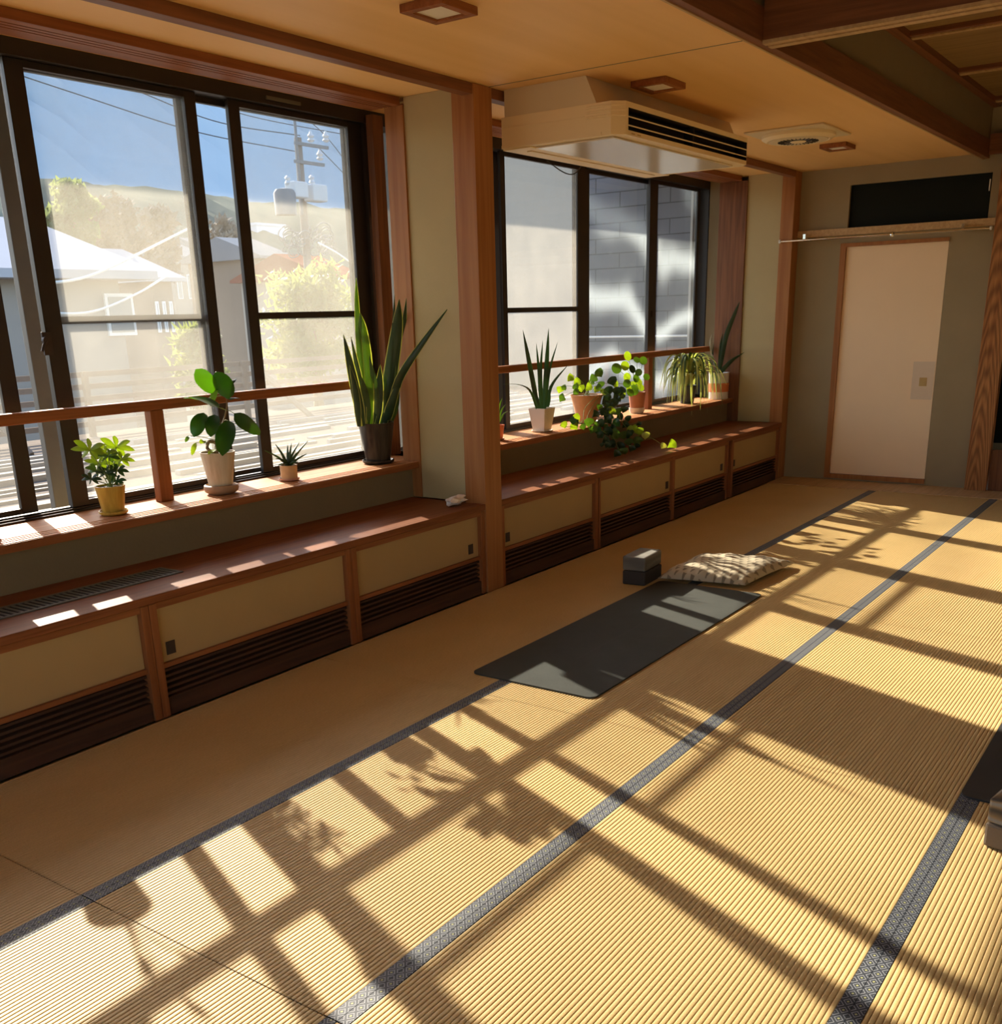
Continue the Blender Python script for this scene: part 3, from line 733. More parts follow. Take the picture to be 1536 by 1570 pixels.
g_bright = leafmat('leaf_bright', (.24, .32, .04), (.62, .74, .09), .55, .45)
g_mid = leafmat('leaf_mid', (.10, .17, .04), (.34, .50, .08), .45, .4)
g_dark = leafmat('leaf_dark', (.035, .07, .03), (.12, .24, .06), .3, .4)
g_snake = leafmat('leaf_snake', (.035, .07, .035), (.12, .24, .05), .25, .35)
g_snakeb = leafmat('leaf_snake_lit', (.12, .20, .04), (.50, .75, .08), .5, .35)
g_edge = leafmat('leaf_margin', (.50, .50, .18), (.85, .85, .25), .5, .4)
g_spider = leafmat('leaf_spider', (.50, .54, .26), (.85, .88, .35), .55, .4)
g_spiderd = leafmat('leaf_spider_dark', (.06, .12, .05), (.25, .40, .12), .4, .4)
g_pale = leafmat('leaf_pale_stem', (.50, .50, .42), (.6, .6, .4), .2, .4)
bark = plain('stem_bark', (.22, .15, .08), .8, .2, 40)
green_stem = plain('stem_green', (.20, .28, .08), .6, .2, 40)
pot_yellow = wood('pot_yellow_glaze', (.34, .20, .03), (.55, .36, .06), 'z', rough=.3)
pot_cream = wood('pot_cream_glaze', (.48, .38, .26), (.62, .52, .38), 'z', rough=.4)
pot_saucer = plain('saucer_clay', (.33, .20, .11), .55, .15, 30)
pot_tan = plain('pot_tan', (.50, .32, .16), .6, .2, 40)
pot_pink = plain('saucer_pink', (.48, .24, .16), .5, .1, 30)
pot_black = wood('pot_black_marbled', (.008, .007, .008), (.055, .042, .03), 'z', rough=.3, sc=.8)
terra = plain('terracotta', (.45, .21, .085), .75, .12, 30)
terra_d = plain('terracotta_dark', (.38, .13, .05), .6, .15, 30)
pot_white = plain('pot_white', (.68, .58, .47), .35, .04, 20)
PX = -.61; SZ = .6815
g_band = leafmat('leaf_banded', (.07, .11, .045), (.24, .36, .07), .35, .4)

# 1 schefflera in a yellow pot
c = at(170, 790, PX); y = c.y+.015
t = thing('potted_schefflera', (PX, y, SZ), 'small umbrella plant with bright green fingered leaves in a ribbed yellow pot', 'potted plant')
saucer(t, PX, y, .058, SZ, .018, pot_yellow); pot(t, PX, y, potprof(.060, .044, SZ+.008, .803), pot_yellow); soil_disc(t, PX, y, .052, .795)
rnd = random.Random(11)
hubs = [((137, 690), 19, g_bright), ((178, 686), 19, g_bright), ((160, 697), 15, g_bright), ((150, 712), 14, g_bright), ((186, 705), 14, g_bright), ((148, 722), 12, g_mid), ((172, 712), 13, g_bright), ((180, 722), 12, g_dark), ((163, 726), 12, g_dark), ((140, 735), 11, g_dark), ((178, 738), 11, g_dark), ((166, 700), 13, g_mid)]
for i, ((u, v), rad, mt) in enumerate(hubs):
    h = at(u, v, PX + rnd.uniform(-.04, .05)); s_ = mpp(h)
    MB().tube(poly_pts([(PX+rnd.uniform(-.01, .01), y+rnd.uniform(-.01, .01), .797), ((PX+h.x)/2, (y+h.y)/2+.005, .797+(h.z-.797)*.55), h], 8), .0018, 6).build('stem', green_stem, t)
    m = MB(); a0 = rnd.uniform(0, 1)
    for k in range(7):
        a = a0+2*PI*k/7; d = RIGHT*math.cos(a)*1.0 + Vector((FWD.x, FWD.y, 0))*(-.45*math.sin(a)) + Vector((0, 0, .62*math.sin(a)+.05))
        tip = h + d*rad*s_*1.5; mid = h + d*rad*s_*.8 + Vector((0, 0, .006))
        m.blade(poly_pts([h, mid, tip], 7), [rad*s_*.52*q for q in (.15, .55, .9, 1, .9, .6, .08)], d.cross(Vector((.5, -.6, .6))), .2)
    m.build('leaf_cluster', mt, t, smooth=True)

# 2 ficus in a cream pot
c = at(335, 757, PX); y = c.y+.02
t = thing('potted_ficus', (PX, y, SZ), 'rubber plant with large oval leaves in a cream pot on a round clay saucer', 'potted plant')
MB().lathe([(.055, SZ), (.074, SZ+.012), (.080, SZ+.026), (.076, SZ+.040), (.068, SZ+.044), (.064, SZ+.030), (.05, SZ+.024)], PX, y, 36).build('saucer', pot_saucer, t, smooth=True)
pot(t, PX, y, potprof(.078, .052, SZ+.026, .873), pot_cream); soil_disc(t, PX, y, .070, .864)
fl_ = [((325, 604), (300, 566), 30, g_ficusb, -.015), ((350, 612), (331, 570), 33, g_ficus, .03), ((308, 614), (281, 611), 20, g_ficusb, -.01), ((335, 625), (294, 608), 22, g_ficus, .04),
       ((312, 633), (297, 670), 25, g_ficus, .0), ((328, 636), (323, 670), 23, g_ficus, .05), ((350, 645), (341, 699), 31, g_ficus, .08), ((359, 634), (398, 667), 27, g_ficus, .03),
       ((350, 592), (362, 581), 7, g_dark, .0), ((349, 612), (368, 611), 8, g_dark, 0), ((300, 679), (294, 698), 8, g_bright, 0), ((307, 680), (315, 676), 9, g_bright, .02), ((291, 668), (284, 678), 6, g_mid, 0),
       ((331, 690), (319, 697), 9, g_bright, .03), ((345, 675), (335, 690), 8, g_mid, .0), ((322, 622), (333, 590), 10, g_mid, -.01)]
stem = poly_pts([(PX, y, .862), at(330, 680, PX), at(334, 664, PX), at(343, 645, PX), at(348, 622, PX), at(346, 606, PX)], 16)
MB().tube(stem, .006, 8, .003).build('stem', bark, t, smooth=True)
MB().tube(poly_pts([(PX+.01, y-.01, .865), at(318, 688, PX), at(322, 676, PX+.01), at(338, 684, PX), (PX, y+.02, .865)], 12), .008, 8).build('root', bark, t, smooth=True)
for b_, e_, wpx, mt, dx in fl_:
    B = at(*b_, PX+dx*.6); E_ = at(*e_, PX+dx*1.6); s_ = mpp(E_)
    leaf(t, [B, B.lerp(E_, .5)+Vector((.012, -.008, .006)), E_], wpx*s_, mt, fold=.18)
    near = min(stem, key=lambda q: (q-B).length)
    MB().tube([near, near.lerp(B, .5)+Vector((0, 0, .004)), B], .0016, 6).build('petiole', green_stem, t)

# 3 aloe in a tan pot
c = at(441, 742, PX); y = c.y+.015
t = thing('potted_aloe', (PX, y, SZ), 'small spiky aloe in a round tan pot with pink saucer', 'potted plant')
saucer(t, PX, y, .050, SZ, .014, pot_pink); pot(t, PX, y, potprof(.042, .041, SZ+.006, .757), pot_tan); soil_disc(t, PX, y, .036, .750)
for (u, v, dx) in ((422, 681, .0), (406, 691, .03), (423, 703, .05), (431, 696, -.04), (441, 681, -.02), (447, 679, .02), (459, 678, -.02), (472, 676, .0), (470, 696, .04), (461, 688, .03), (457, 709, .06), (427, 713, .05), (450, 695, -.05)):
    B = Vector((PX+dx*.2, y+random.uniform(-.008, .008), .752)); E_ = at(u, v, PX+dx)
    MB().blade(poly_pts([B, B.lerp(E_, .5)+Vector((0, 0, .008)), E_], 8), [.013, .014, .013, .012, .010, .007, .004, .0006], RIGHT, .5, .004).build('leaf', g_dark, t, smooth=True)

# 4 large snake plant in a black pot
c = at(573, 716, PX); y = c.y+.04
t = thing('potted_snake_plant', (PX, y, SZ), 'tall snake plant with yellow-edged leaves in a glossy black pot beside the window jamb', 'potted plant')
saucer(t, PX, y, .086, SZ, .020, pot_black); pot(t, PX, y, potprof(.096, .066, SZ+.008, .900), pot_black); soil_disc(t, PX, y, .088, .888)
zb_ = .890
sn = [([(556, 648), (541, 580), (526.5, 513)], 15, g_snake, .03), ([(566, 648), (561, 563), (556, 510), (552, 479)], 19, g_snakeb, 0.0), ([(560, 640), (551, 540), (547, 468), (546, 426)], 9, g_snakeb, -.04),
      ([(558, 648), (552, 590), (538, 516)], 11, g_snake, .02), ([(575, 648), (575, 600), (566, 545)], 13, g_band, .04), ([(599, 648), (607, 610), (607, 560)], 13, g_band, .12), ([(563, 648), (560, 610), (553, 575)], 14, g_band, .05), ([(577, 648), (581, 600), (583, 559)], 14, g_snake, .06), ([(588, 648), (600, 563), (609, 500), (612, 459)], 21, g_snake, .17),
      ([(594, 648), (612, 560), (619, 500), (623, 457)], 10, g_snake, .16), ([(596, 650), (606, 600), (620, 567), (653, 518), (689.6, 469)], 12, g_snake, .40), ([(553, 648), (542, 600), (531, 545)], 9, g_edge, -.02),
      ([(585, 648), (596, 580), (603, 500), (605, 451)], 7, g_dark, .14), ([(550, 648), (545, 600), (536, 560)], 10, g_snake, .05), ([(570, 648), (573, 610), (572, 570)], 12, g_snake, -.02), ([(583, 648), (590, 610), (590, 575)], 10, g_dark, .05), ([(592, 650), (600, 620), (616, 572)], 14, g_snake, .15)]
for pts, wpx, mt, dx in sn:
    P = [at(u, v, PX+dx*(k/(len(pts)-1))) for k, (u, v) in enumerate(pts)]
    P[0].z = zb_; s_ = mpp(P[-1]); side = RIGHT
    if mt is g_snake or mt is g_snakeb:
        b = MB().blade(poly_pts(P, 12), [q*1.14+.0006 for q in LANCE(12, wpx*s_)], side, .3, .0008).build('leaf_margin', g_edge, t, smooth=True)
        leaf(t, [q+Vector((.0016, -.0020, 0)) for q in P], wpx*s_, mt, 'lance', side, .3, 12)
        b.location = b.location
    else: leaf(t, P, wpx*s_, mt, 'lance', side, .3, 12)

# 5 plant just outside the left edge whose shadow falls into the picture
y = 1.93
t = thing('potted_rubber_plant', (PX, y, SZ), 'potted plant on the sill just beyond the left picture edge', 'potted plant')
saucer(t, PX, y, .075, SZ, .018, pot_saucer); pot(t, PX, y, potprof(.082, .060, SZ+.008, .86), terra); soil_disc(t, PX, y, .07, .85)
for k, (dy, dz) in enumerate(((-.05, .20), (.03, .24), (.07, .15), (-.01, .12))):
    MB().tube(poly_pts([(PX, y, .85), (PX+.01, y+dy*.4, .85+dz*.6), (PX, y+dy, .85+dz)], 8), .003, 6).build('stem', green_stem, t)
    B = Vector((PX, y+dy, .85+dz)); leaf(t, [B, B+Vector((.01, dy*.4, .03)), B+Vector((.02, dy*.9, .05))], .03, g_mid)

# 6 window two: terracotta pot half hidden by the pillar
y = 5.385
t = thing('potted_seedling', (PX, y, SZ), 'small orange pot half hidden behind the middle pillar, thin leaf above it', 'potted plant')
c = at(765, 660, PX)
saucer(t, PX, c.y-.02, .045, SZ, .012, terra); pot(t, PX, c.y-.02, potprof(.046, .034, SZ+.006, .775), plain('orange_glaze', (.62, .13, .03), .3, .1)); soil_disc(t, PX, c.y-.02, .04, .768)
for du, dv in ((8, -28), (3, -38), (-4, -30), (12, -18)):
    B = Vector((PX, c.y-.02, .768)); E_ = at(767+du, 648+dv, PX); leaf(t, [B, B.lerp(E_, .6)+Vector((0, -.01, .015)), E_], .012, g_mid, 'lance')

# 7 snake plant in a white square pot
c = at(831, 664, PX); y = c.y
t = thing('potted_snake_plant', (PX, y, SZ), 'slim dark snake plant in a tapered white square pot in the right window', 'potted plant')
saucer(t, PX, y, .072, SZ, .010, pot_white)
pot(t, PX, y, [(.062, SZ+.006), (.064, SZ+.010), (.092, .832), (.092, .836), (.086, .836), (.084, .822)], pot_white, square=True)
MB().lathe([(.080, .818), (.080, .824)], PX, y, 4).build('soil', soil, t)
for pts, wpx in (([(825, 622), (812, 560), (801.5, 506)], 8), ([(829, 622), (826, 570), (822, 526)], 5), ([(834, 622), (838, 560), (841, 503)], 8), ([(831, 622), (829, 570), (832, 522)], 5),
                 ([(836, 622), (842, 570), (855, 524)], 4), ([(838, 622), (846, 590), (871, 559)], 5), ([(823, 620), (813, 600), (795, 590), (771, 589)], 4), ([(828, 622), (818, 595), (812, 569)], 6), ([(840, 622), (843, 610), (842, 590)], 3)):
    P = [at(u, v, PX) for u, v in pts]; P[0].z = .824; leaf(t, P, wpx*mpp(P[-1]), g_dark, 'lance', None, .3, 12)

# 8 pothos in a wide terracotta pot
c = at(898, 640, PX); y = c.y+.01
t = thing('potted_pothos', (PX, y, SZ), 'trailing pothos in a wide flared terracotta pot, vines falling over the sill onto the counter', 'potted plant')
saucer(t, PX, y, .088, SZ, .014, pot_saucer)
pot(t, PX, y, [(.062, SZ+.01), (.070, SZ+.012), (.088, .78), (.112, .868), (.118, .878), (.110, .878), (.104, .862)], terra); soil_disc(t, PX, y, .10, .868)
rnd = random.Random(4)
def heart(t, u, v, x, rpx, mt, tilt=0.0):
    while at(u, v, x).z < .515 and x > -.5: x += .01
    B = at(u, v, x); s_ = mpp(B); a = rnd.uniform(-1.0, 1.0)-PI/2+tilt
    d = RIGHT*math.cos(a)*rpx*s_ + Vector((.25, -.25, 1)).normalized()*math.sin(a)*rpx*s_
    B0 = B-d*.5
    W = [rpx*s_*q for q in (.25, .75, 1.0, 1.02, .95, .78, .5, .22, .02)]
    MB().blade(poly_pts([B0, B0+d*.5+Vector((.006, -.006, .004)), B0+d], 9), W, RIGHT + Vector((0, 0, rnd.uniform(-.5, .5))), .3).build('leaf', mt, t, smooth=True)
    return B0
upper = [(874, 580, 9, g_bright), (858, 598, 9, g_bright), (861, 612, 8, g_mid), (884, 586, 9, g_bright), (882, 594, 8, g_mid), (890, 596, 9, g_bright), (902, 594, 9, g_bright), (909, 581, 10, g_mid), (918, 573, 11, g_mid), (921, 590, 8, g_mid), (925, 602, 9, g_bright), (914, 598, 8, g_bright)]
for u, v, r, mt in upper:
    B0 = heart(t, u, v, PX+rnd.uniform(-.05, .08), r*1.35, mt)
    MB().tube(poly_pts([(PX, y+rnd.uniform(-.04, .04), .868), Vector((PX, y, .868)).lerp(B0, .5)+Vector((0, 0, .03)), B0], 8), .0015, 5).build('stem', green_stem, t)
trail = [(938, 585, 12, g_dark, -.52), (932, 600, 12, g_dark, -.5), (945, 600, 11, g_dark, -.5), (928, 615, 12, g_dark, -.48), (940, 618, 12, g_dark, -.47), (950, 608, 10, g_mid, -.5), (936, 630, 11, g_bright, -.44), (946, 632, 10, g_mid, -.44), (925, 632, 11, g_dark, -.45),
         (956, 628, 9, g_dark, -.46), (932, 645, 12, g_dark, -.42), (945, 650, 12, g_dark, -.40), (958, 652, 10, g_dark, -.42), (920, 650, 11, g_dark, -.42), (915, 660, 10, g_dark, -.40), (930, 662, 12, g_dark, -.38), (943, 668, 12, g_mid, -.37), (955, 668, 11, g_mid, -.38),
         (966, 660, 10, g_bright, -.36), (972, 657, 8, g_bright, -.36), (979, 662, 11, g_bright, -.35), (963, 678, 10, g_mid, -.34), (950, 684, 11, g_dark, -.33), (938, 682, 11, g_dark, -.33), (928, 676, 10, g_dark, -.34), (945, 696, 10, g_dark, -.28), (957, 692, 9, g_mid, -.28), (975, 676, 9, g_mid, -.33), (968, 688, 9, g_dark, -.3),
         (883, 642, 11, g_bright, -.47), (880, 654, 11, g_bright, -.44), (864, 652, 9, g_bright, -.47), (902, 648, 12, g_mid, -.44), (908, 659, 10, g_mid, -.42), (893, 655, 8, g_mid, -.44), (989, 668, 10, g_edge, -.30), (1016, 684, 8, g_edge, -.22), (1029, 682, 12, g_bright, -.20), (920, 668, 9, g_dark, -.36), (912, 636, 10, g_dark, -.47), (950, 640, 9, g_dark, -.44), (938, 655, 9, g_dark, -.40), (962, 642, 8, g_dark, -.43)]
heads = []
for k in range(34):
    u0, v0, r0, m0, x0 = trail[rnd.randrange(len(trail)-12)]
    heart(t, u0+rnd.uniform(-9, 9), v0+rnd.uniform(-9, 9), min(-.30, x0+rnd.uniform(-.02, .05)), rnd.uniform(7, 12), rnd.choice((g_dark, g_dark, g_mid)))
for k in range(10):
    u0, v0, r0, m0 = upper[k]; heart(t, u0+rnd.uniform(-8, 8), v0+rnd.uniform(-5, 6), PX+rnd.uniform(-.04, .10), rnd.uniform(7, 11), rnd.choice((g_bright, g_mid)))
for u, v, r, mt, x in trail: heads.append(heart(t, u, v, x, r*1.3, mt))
def vine(pix, r=.002, start=None):
    P = [Vector(start)] if start else []
    for u, v, x in pix:
        while at(u, v, x).z < .495 and x > -.5: x += .01
        P.append(at(u, v, x))
    MB().tube(poly_pts(P, 18), r, 6).build('vine', green_stem, t, smooth=True)
vine([(925, 606, -.52), (935, 618, -.46), (930, 645, -.43), (940, 670, -.37), (950, 692, -.30)], start=(PX+.09, y, .872))
vine([(930, 600, -.5), (945, 625, -.45), (955, 650, -.42), (975, 665, -.36), (1000, 672, -.3), (1018, 684, -.22), (1030, 686, -.2)], start=(PX+.08, y+.03, .872))
vine([(897, 625, -.47), (893, 645, -.45), (882, 652, -.45), (866, 655, -.46)], start=(PX+.1, y-.02, .872))
vine([(900, 640, -.46), (915, 655, -.42), (930, 665, -.37)], start=(PX+.105, y+.01, .872))

# 9 round-leaved plant in a small terracotta pot
c = at(976, 634, PX); y = c.y+.0
t = thing('potted_pilea', (PX, y, SZ), 'money plant with round lime-green coin leaves in a small terracotta pot on a white saucer', 'potted plant')
saucer(t, PX, y, .060, SZ, .042, pot_white); pot(t, PX, y, potprof(.066, .050, SZ+.012, .840), terra_d); soil_disc(t, PX, y, .06, .83)
for u, v, r, mt in ((945, 565, 9, g_bright), (958, 561, 8, g_bright), (962, 546, 8, g_bright), (986, 553, 7, g_mid), (943, 588, 7, g_bright), (951, 604, 9, g_bright), (969, 566, 7, g_dark), (961, 578, 7, g_bright), (961, 588, 7, g_mid), (975, 580, 7, g_bright),
                    (979, 586, 7, g_bright), (972, 598, 9, g_bright), (982, 594, 7, g_bright), (966, 602, 7, g_bright), (991, 578, 6, g_mid), (970, 590, 6, g_bright), (976, 552, 6, g_mid), (979, 571, 6, g_mid), (964, 596, 6, g_bright)):
    C_ = at(u, v, PX+rnd.uniform(-.02, .11)); s_ = mpp(C_); R_ = r*s_*.92; mt = rnd.choice((mt, mt, g_mid))
    nrm = (Vector((.75, -.55, .35))+Vector((rnd.uniform(-.3, .3), rnd.uniform(-.3, .3), rnd.uniform(-.3, .3)))).normalized()
    a_ = nrm.orthogonal().normalized(); b_ = nrm.cross(a_); m = MB(); n = 18
    ring = [C_ + a_*R_*math.cos(2*PI*k/n) + b_*R_*math.sin(2*PI*k/n) + nrm*.002 for k in range(n)]
    ring2 = [q - nrm*.0012 for q in ring]
    m.add([C_]+ring+[C_-nrm*.0012]+ring2, [(0, 1+k, 1+(k+1) % n) for k in range(n)] + [(n+1, n+2+(k+1) % n, n+2+k) for k in range(n)] + [(1+k, n+2+k, n+2+(k+1) % n, 1+(k+1) % n) for k in range(n)])
    m.build('leaf', mt, t, smooth=False)
    MB().tube(poly_pts([(PX+rnd.uniform(-.02, .02), y+rnd.uniform(-.02, .02), .832), Vector((PX, y, .832)).lerp(C_, .6)+Vector((0, 0, .02)), C_-nrm*.002], 8), .0014, 5).build('stem', green_stem, t)

# 10 spider plant
c = at(1052, 600, PX); y = c.y+.02
t = thing('potted_spider_plant', (PX, y, SZ), 'bushy variegated spider plant with arching striped blades spilling over the sill', 'potted plant')
pot(t, PX, y, potprof(.075, .055, SZ, .83), plain('pot_dark', (.03, .032, .03), .5)); soil_disc(t, PX, y, .07, .822)
top = Vector((PX, y, .90)); rnd = random.Random(21)
for k in range(98):
    a = rnd.uniform(0, 2*PI); L_ = rnd.uniform(.15, .40); up_ = rnd.uniform(.08, .22)
    d = Vector((math.cos(a)*.75, math.sin(a)*1.25, 0))
    if d.x < -.30: d.x = -.30
    B = Vector((PX, y, .826))+d*.012
    drop = rnd.uniform(.10, .38)
    tip = B + d*L_*rnd.uniform(.75, 1.0) + Vector((0, 0, up_-drop))
    if tip.x < -.46: tip.z = max(tip.z, .69)
    if tip.x < -.655: tip.x = -.655
    tip.y = min(tip.y, 8.46)
    m1_ = B + d*L_*.30 + Vector((0, 0, up_*1.15)); m2_ = B + d*L_*.72 + Vector((0, 0, up_*1.0))
    if m2_.x < -.655: m2_.x = -.655
    m2_.y = min(m2_.y, 8.44)
    mt = g_spider if k % 3 else g_spiderd
    MB().blade(poly_pts([B, m1_, m2_, tip], 11), [w_*.019 for w_ in (.5, .8, .95, 1, 1, 1, .95, .85, .65, .4, .05)], d.cross(Vector((0, 0, 1))), .35, .0006).build('leaf', mt, t, smooth=True)

for k in range(14):
    B = Vector((PX+rnd.uniform(-.02, .02), y+rnd.uniform(-.03, .03), .826)); tip = B+Vector((rnd.uniform(-.03, .12), rnd.uniform(-.16, .16), rnd.uniform(.16, .27)))
    MB().blade(poly_pts([B, B.lerp(tip, .55)+Vector((0, 0, .05)), tip], 9), [w_*.015 for w_ in (.5, .8, 1, 1, 1, .9, .7, .4, .05)], RIGHT, .35, .0006).build('leaf', g_bright if k % 2 else g_spider, t, smooth=True)
# 11 white and orange pot in the corner
def aty(u, v, y):
    r = RIGHT*((u-CX)/FPX) + UP*(-(v-CY)/FPX) + FWD
    return CAM + r*((y-CAM.y)/r.y)
PXc = -.545; y = at(1101, 608, PXc).y
t = thing('potted_snake_plant', (PXc, y, SZ), 'sparse snake plant in a white pot with orange band, last by the far jamb', 'potted plant')
pot(t, PXc, y, [(.080, SZ), (.083, SZ+.004), (.086, .90), (.090, .903), (.082, .903), (.08, .885)], plain('pot_two_tone', (.66, .60, .52), .35, .05)); soil_disc(t, PXc, y, .08, .89)
MB().lathe([(.0845, .742), (.0870, .744), (.0885, .815), (.0860, .817)], PXc, y, 36).build('orange_band', plain('orange_band', (.62, .17, .05), .4, .08), t, smooth=True)
for pts, wpx, mt in (([(1103, 570), (1112, 520), (1125, 485), (1134, 462)], 8, g_snake), ([(1098, 570), (1092, 545), (1089, 525), (1091, 513)], 4, g_pale), ([(1107, 570), (1120, 555), (1141, 540)], 7, g_dark), ([(1101, 570), (1104, 535), (1108, 510)], 4, g_dark), ([(1096, 570), (1093, 550), (1094, 525)], 3, g_dark)):
    P = [aty(u, v, min(y+.05, 8.66)) for u, v in pts]
    P[0] = Vector((PXc, y, .89)); leaf(t, P, wpx*mpp(P[-1]), mt, 'lance', None, .3, 12)

# ------------------------------------------------------------------ outside
ground_m = plain('ground_outside', (.20, .18, .155), 1, .2, .3, spec=0)
struct('ground', ground_m, -900, 900, -300, 1100, -4.3, -4.2)
struct('eave_roof', plain('eave_boards', (.22, .17, .12), .9, .1, 3), -2.58, -1.0, -6, 10.6, 2.905, 2.99)
# roof terrace with a slatted fence at its outer edge
deck_m = plain('terrace_boards', (.20, .17, .14), 1, .2, 8, spec=0)
slat_m = plain('fence_boards', (.24, .19, .145), 1, .12, 10, spec=0)
streak_m = plain('sun_streaks', (.42, .39, .34), 1, .06, 10, spec=0)  # pale strips: the terrace's bright sun streaks put into colour and shape
DZ = .30
tp = MB().box(-1.37, -1.33, 2.695, 2.790, DZ, 2.904).build('terrace_post', alu_m, bevel=.004); tag(tp, 'grey upright post just outside the glass at the left of the left window', 'post')
struct('terrace_deck', deck_m, -7.2, -1.02, -4, 14.4, DZ-.2, DZ)
rnd = random.Random(9); m = MB(); x = -5.8
while x < -1.6:
    w_ = rnd.uniform(.03, .10); yy = -4
    while yy < 14:
        ln = rnd.uniform(1.2, 3.2)
        if yy+ln > (10.2 if x > -3.6 else 14.2): break
        a = rnd.uniform(-.03, .03); h_ = rnd.uniform(.015, .05)
        m.add([(x, yy, DZ), (x+w_, yy, DZ), (x+w_+a*ln, yy+ln, DZ), (x+a*ln, yy+ln, DZ), (x, yy, DZ+h_), (x+w_, yy, DZ+h_), (x+w_+a*ln, yy+ln, DZ+h_), (x+a*ln, yy+ln, DZ+h_)],
              [(0,3,2,1),(4,5,6,7),(0,1,5,4),(1,2,6,5),(2,3,7,6),(3,0,4,7)]); yy += ln+rnd.uniform(.1, .9)
    x += w_+rnd.uniform(.10, .30)
o = m.build('sun_streaks', streak_m); tag(o, 'pale battens imitating sunlight on the roof terrace outside the window', 'streaks', kind='stuff')
XF = -6.9
t = thing('slatted_fence', (XF, 6, DZ), 'low horizontal board fence along the roof terrace outside the left window', 'fence')
for k, z in enumerate((.975, .85, .72, .59, .46)):
    box('fence_board', slat_m, t, XF-.012, XF+.012, -2, 14.3, z-.055, z)
for yy in (0, 2.2, 4.4, 6.6, 8.8, 11, 13.2): box('fence_post', slat_m, t, XF+.013, XF+.060, yy-.03, yy+.03, DZ, .98)
for yy in (5.2, 8.9, 12.0):
    MB().tube([(XF+.08, yy, .95), (XF+.9, yy+.15, DZ)], .035, 6).build('brace', slat_m, t)

def rgbm(name, c): return plain(name, c, 1, .08, .6, spec=0)
# plain box house: front walls, pitched roof, windows; measured in metres
def house(name, x0, x1, y0, y1, z0, z1, ridge, wallm, roofm, label, wins=(), over=.5, flat=False, cat='house', grp=None):
    t = thing(name, ((x0+x1)/2, (y0+y1)/2, z0), label, cat, grp)
    box('wall', wallm, t, x0, x1, y0, y1, z0, z1)
    m = MB()
    if flat: m.box(x0-.2, x1+.2, y0-.2, y1+.2, z1, z1+ridge)
    else:
        xc = (x0+x1)/2
        m.prism([(x0-over, z1-.05), (x1+over, z1-.05), (x1+over, z1+.12), (xc, z1+ridge), (x0-over, z1+.12)], 'y', y0-over, y1+over)
    m.build('roof', roofm, t)
    for (ya, yb, za, zb) in wins:
        f = box('window', white_frame, t, x1-.02, x1+.06, ya, yb, za, zb)
        box('pane', pane_m, f, x1+.055, x1+.075, ya+.07, yb-.07, za+.07, zb-.07)
    return t
white_frame = rgbm('frame_white', (.75, .73, .68)); pane_m = plain('far_pane', (.30, .30, .28), .2, .1)
wallA = rgbm('wall_beige', (.30, .27, .23)); roofW = rgbm('roof_snowy', (.36, .36, .37)); roofR = rgbm('roof_red', (.22, .08, .05)); roofG = rgbm('roof_grey', (.20, .21, .22)); wallW = rgbm('wall_white', (.60, .60, .64)); wallB = rgbm('wall_brown', (.22, .17, .13))
p0 = at(0, 430, -17); p1 = at(222, 430, -17)
house('town_house', -25, -17, p0.y-8, p1.y-.7, -4.2, at(120, 425, -17).z, 1.5, wallA, roofW, 'beige house with white sunlit roof and one framed window outside the left window',
      wins=((at(157, 450, -17).y, at(200, 450, -17).y, at(170, 515, -17).z, at(170, 450, -17).z),), over=.6)
def far_house(u0, u1, vtop, vbase, X, wm, rm, nm, label, flat=False, nwin=3):
    a = at(u0, vtop, X); b = at(u1, vtop, X); zb = -4.2; z1 = a.z
    hw = []; n = nwin; W_ = (b.y-a.y)
    for k in range(n):
        ya = a.y + W_*(k+.25)/n; hw.append((ya, ya+W_*.45/n, z1-(z1+4.2)*.30, z1-(z1+4.2)*.12))
    house(nm, X-8, X, a.y, b.y, zb, z1, 1.6 if not flat else .4, wm, rm, label, wins=hw, over=.5, flat=flat, cat='building')
far_house(393, 436, 345, 380, -140, wallW, wallW, 'apartment_block', 'far white flat-roofed building left of the utility pole', True, 4)
far_house(500, 548, 425, 470, -45, wallA, roofR, 'town_house', 'beige house with red-brown roof right of the utility pole')
far_house(400, 440, 395, 440, -55, wallB, roofG, 'town_house', 'brown house with grey roof directly left of the utility pole')
far_house(262, 310, 395, 440, -72, wallA, roofG, 'town_house', 'hazy grey-roofed house seen through the middle left panes')
far_house(318, 352, 385, 430, -90, wallW, roofG, 'town_house', 'pale house seen through the narrow pane of the left window')
far_house(230, 262, 430, 470, -38, wallB, roofW, 'shed', 'low brown building with white roof beside the beige house')
# neighbouring walls outside the right window
def blockwall():
    m, N, L, P = newmat('concrete_blocks'); P.inputs['Roughness'].default_value = .9
    tc = N.new('ShaderNodeTexCoord'); mp = N.new('ShaderNodeMapping'); mp.inputs['Rotation'].default_value = (PI/2, 0, 0); L.new(tc.outputs['Object'], mp.inputs['Vector'])
    br = N.new('ShaderNodeTexBrick'); br.inputs['Scale'].default_value = 1; br.inputs['Brick Width'].default_value = .60; br.inputs['Row Height'].default_value = .155; br.inputs['Mortar Size'].default_value = .006
    br.inputs['Color1'].default_value = (.10, .095, .10, 1); br.inputs['Color2'].default_value = (.12, .115, .12, 1); br.inputs['Mortar'].default_value = (.03, .027, .027, 1)
    L.new(mp.outputs[0], br.inputs['Vector']); L.new(br.outputs['Color'], P.inputs['Base Color']); return m
o = MB().box(-3.06, -1.0, 10.6, 10.8, -4, 5.0).build('block_wall', blockwall()); tag(o, 'dark grey concrete block wall close outside the right window', 'wall')
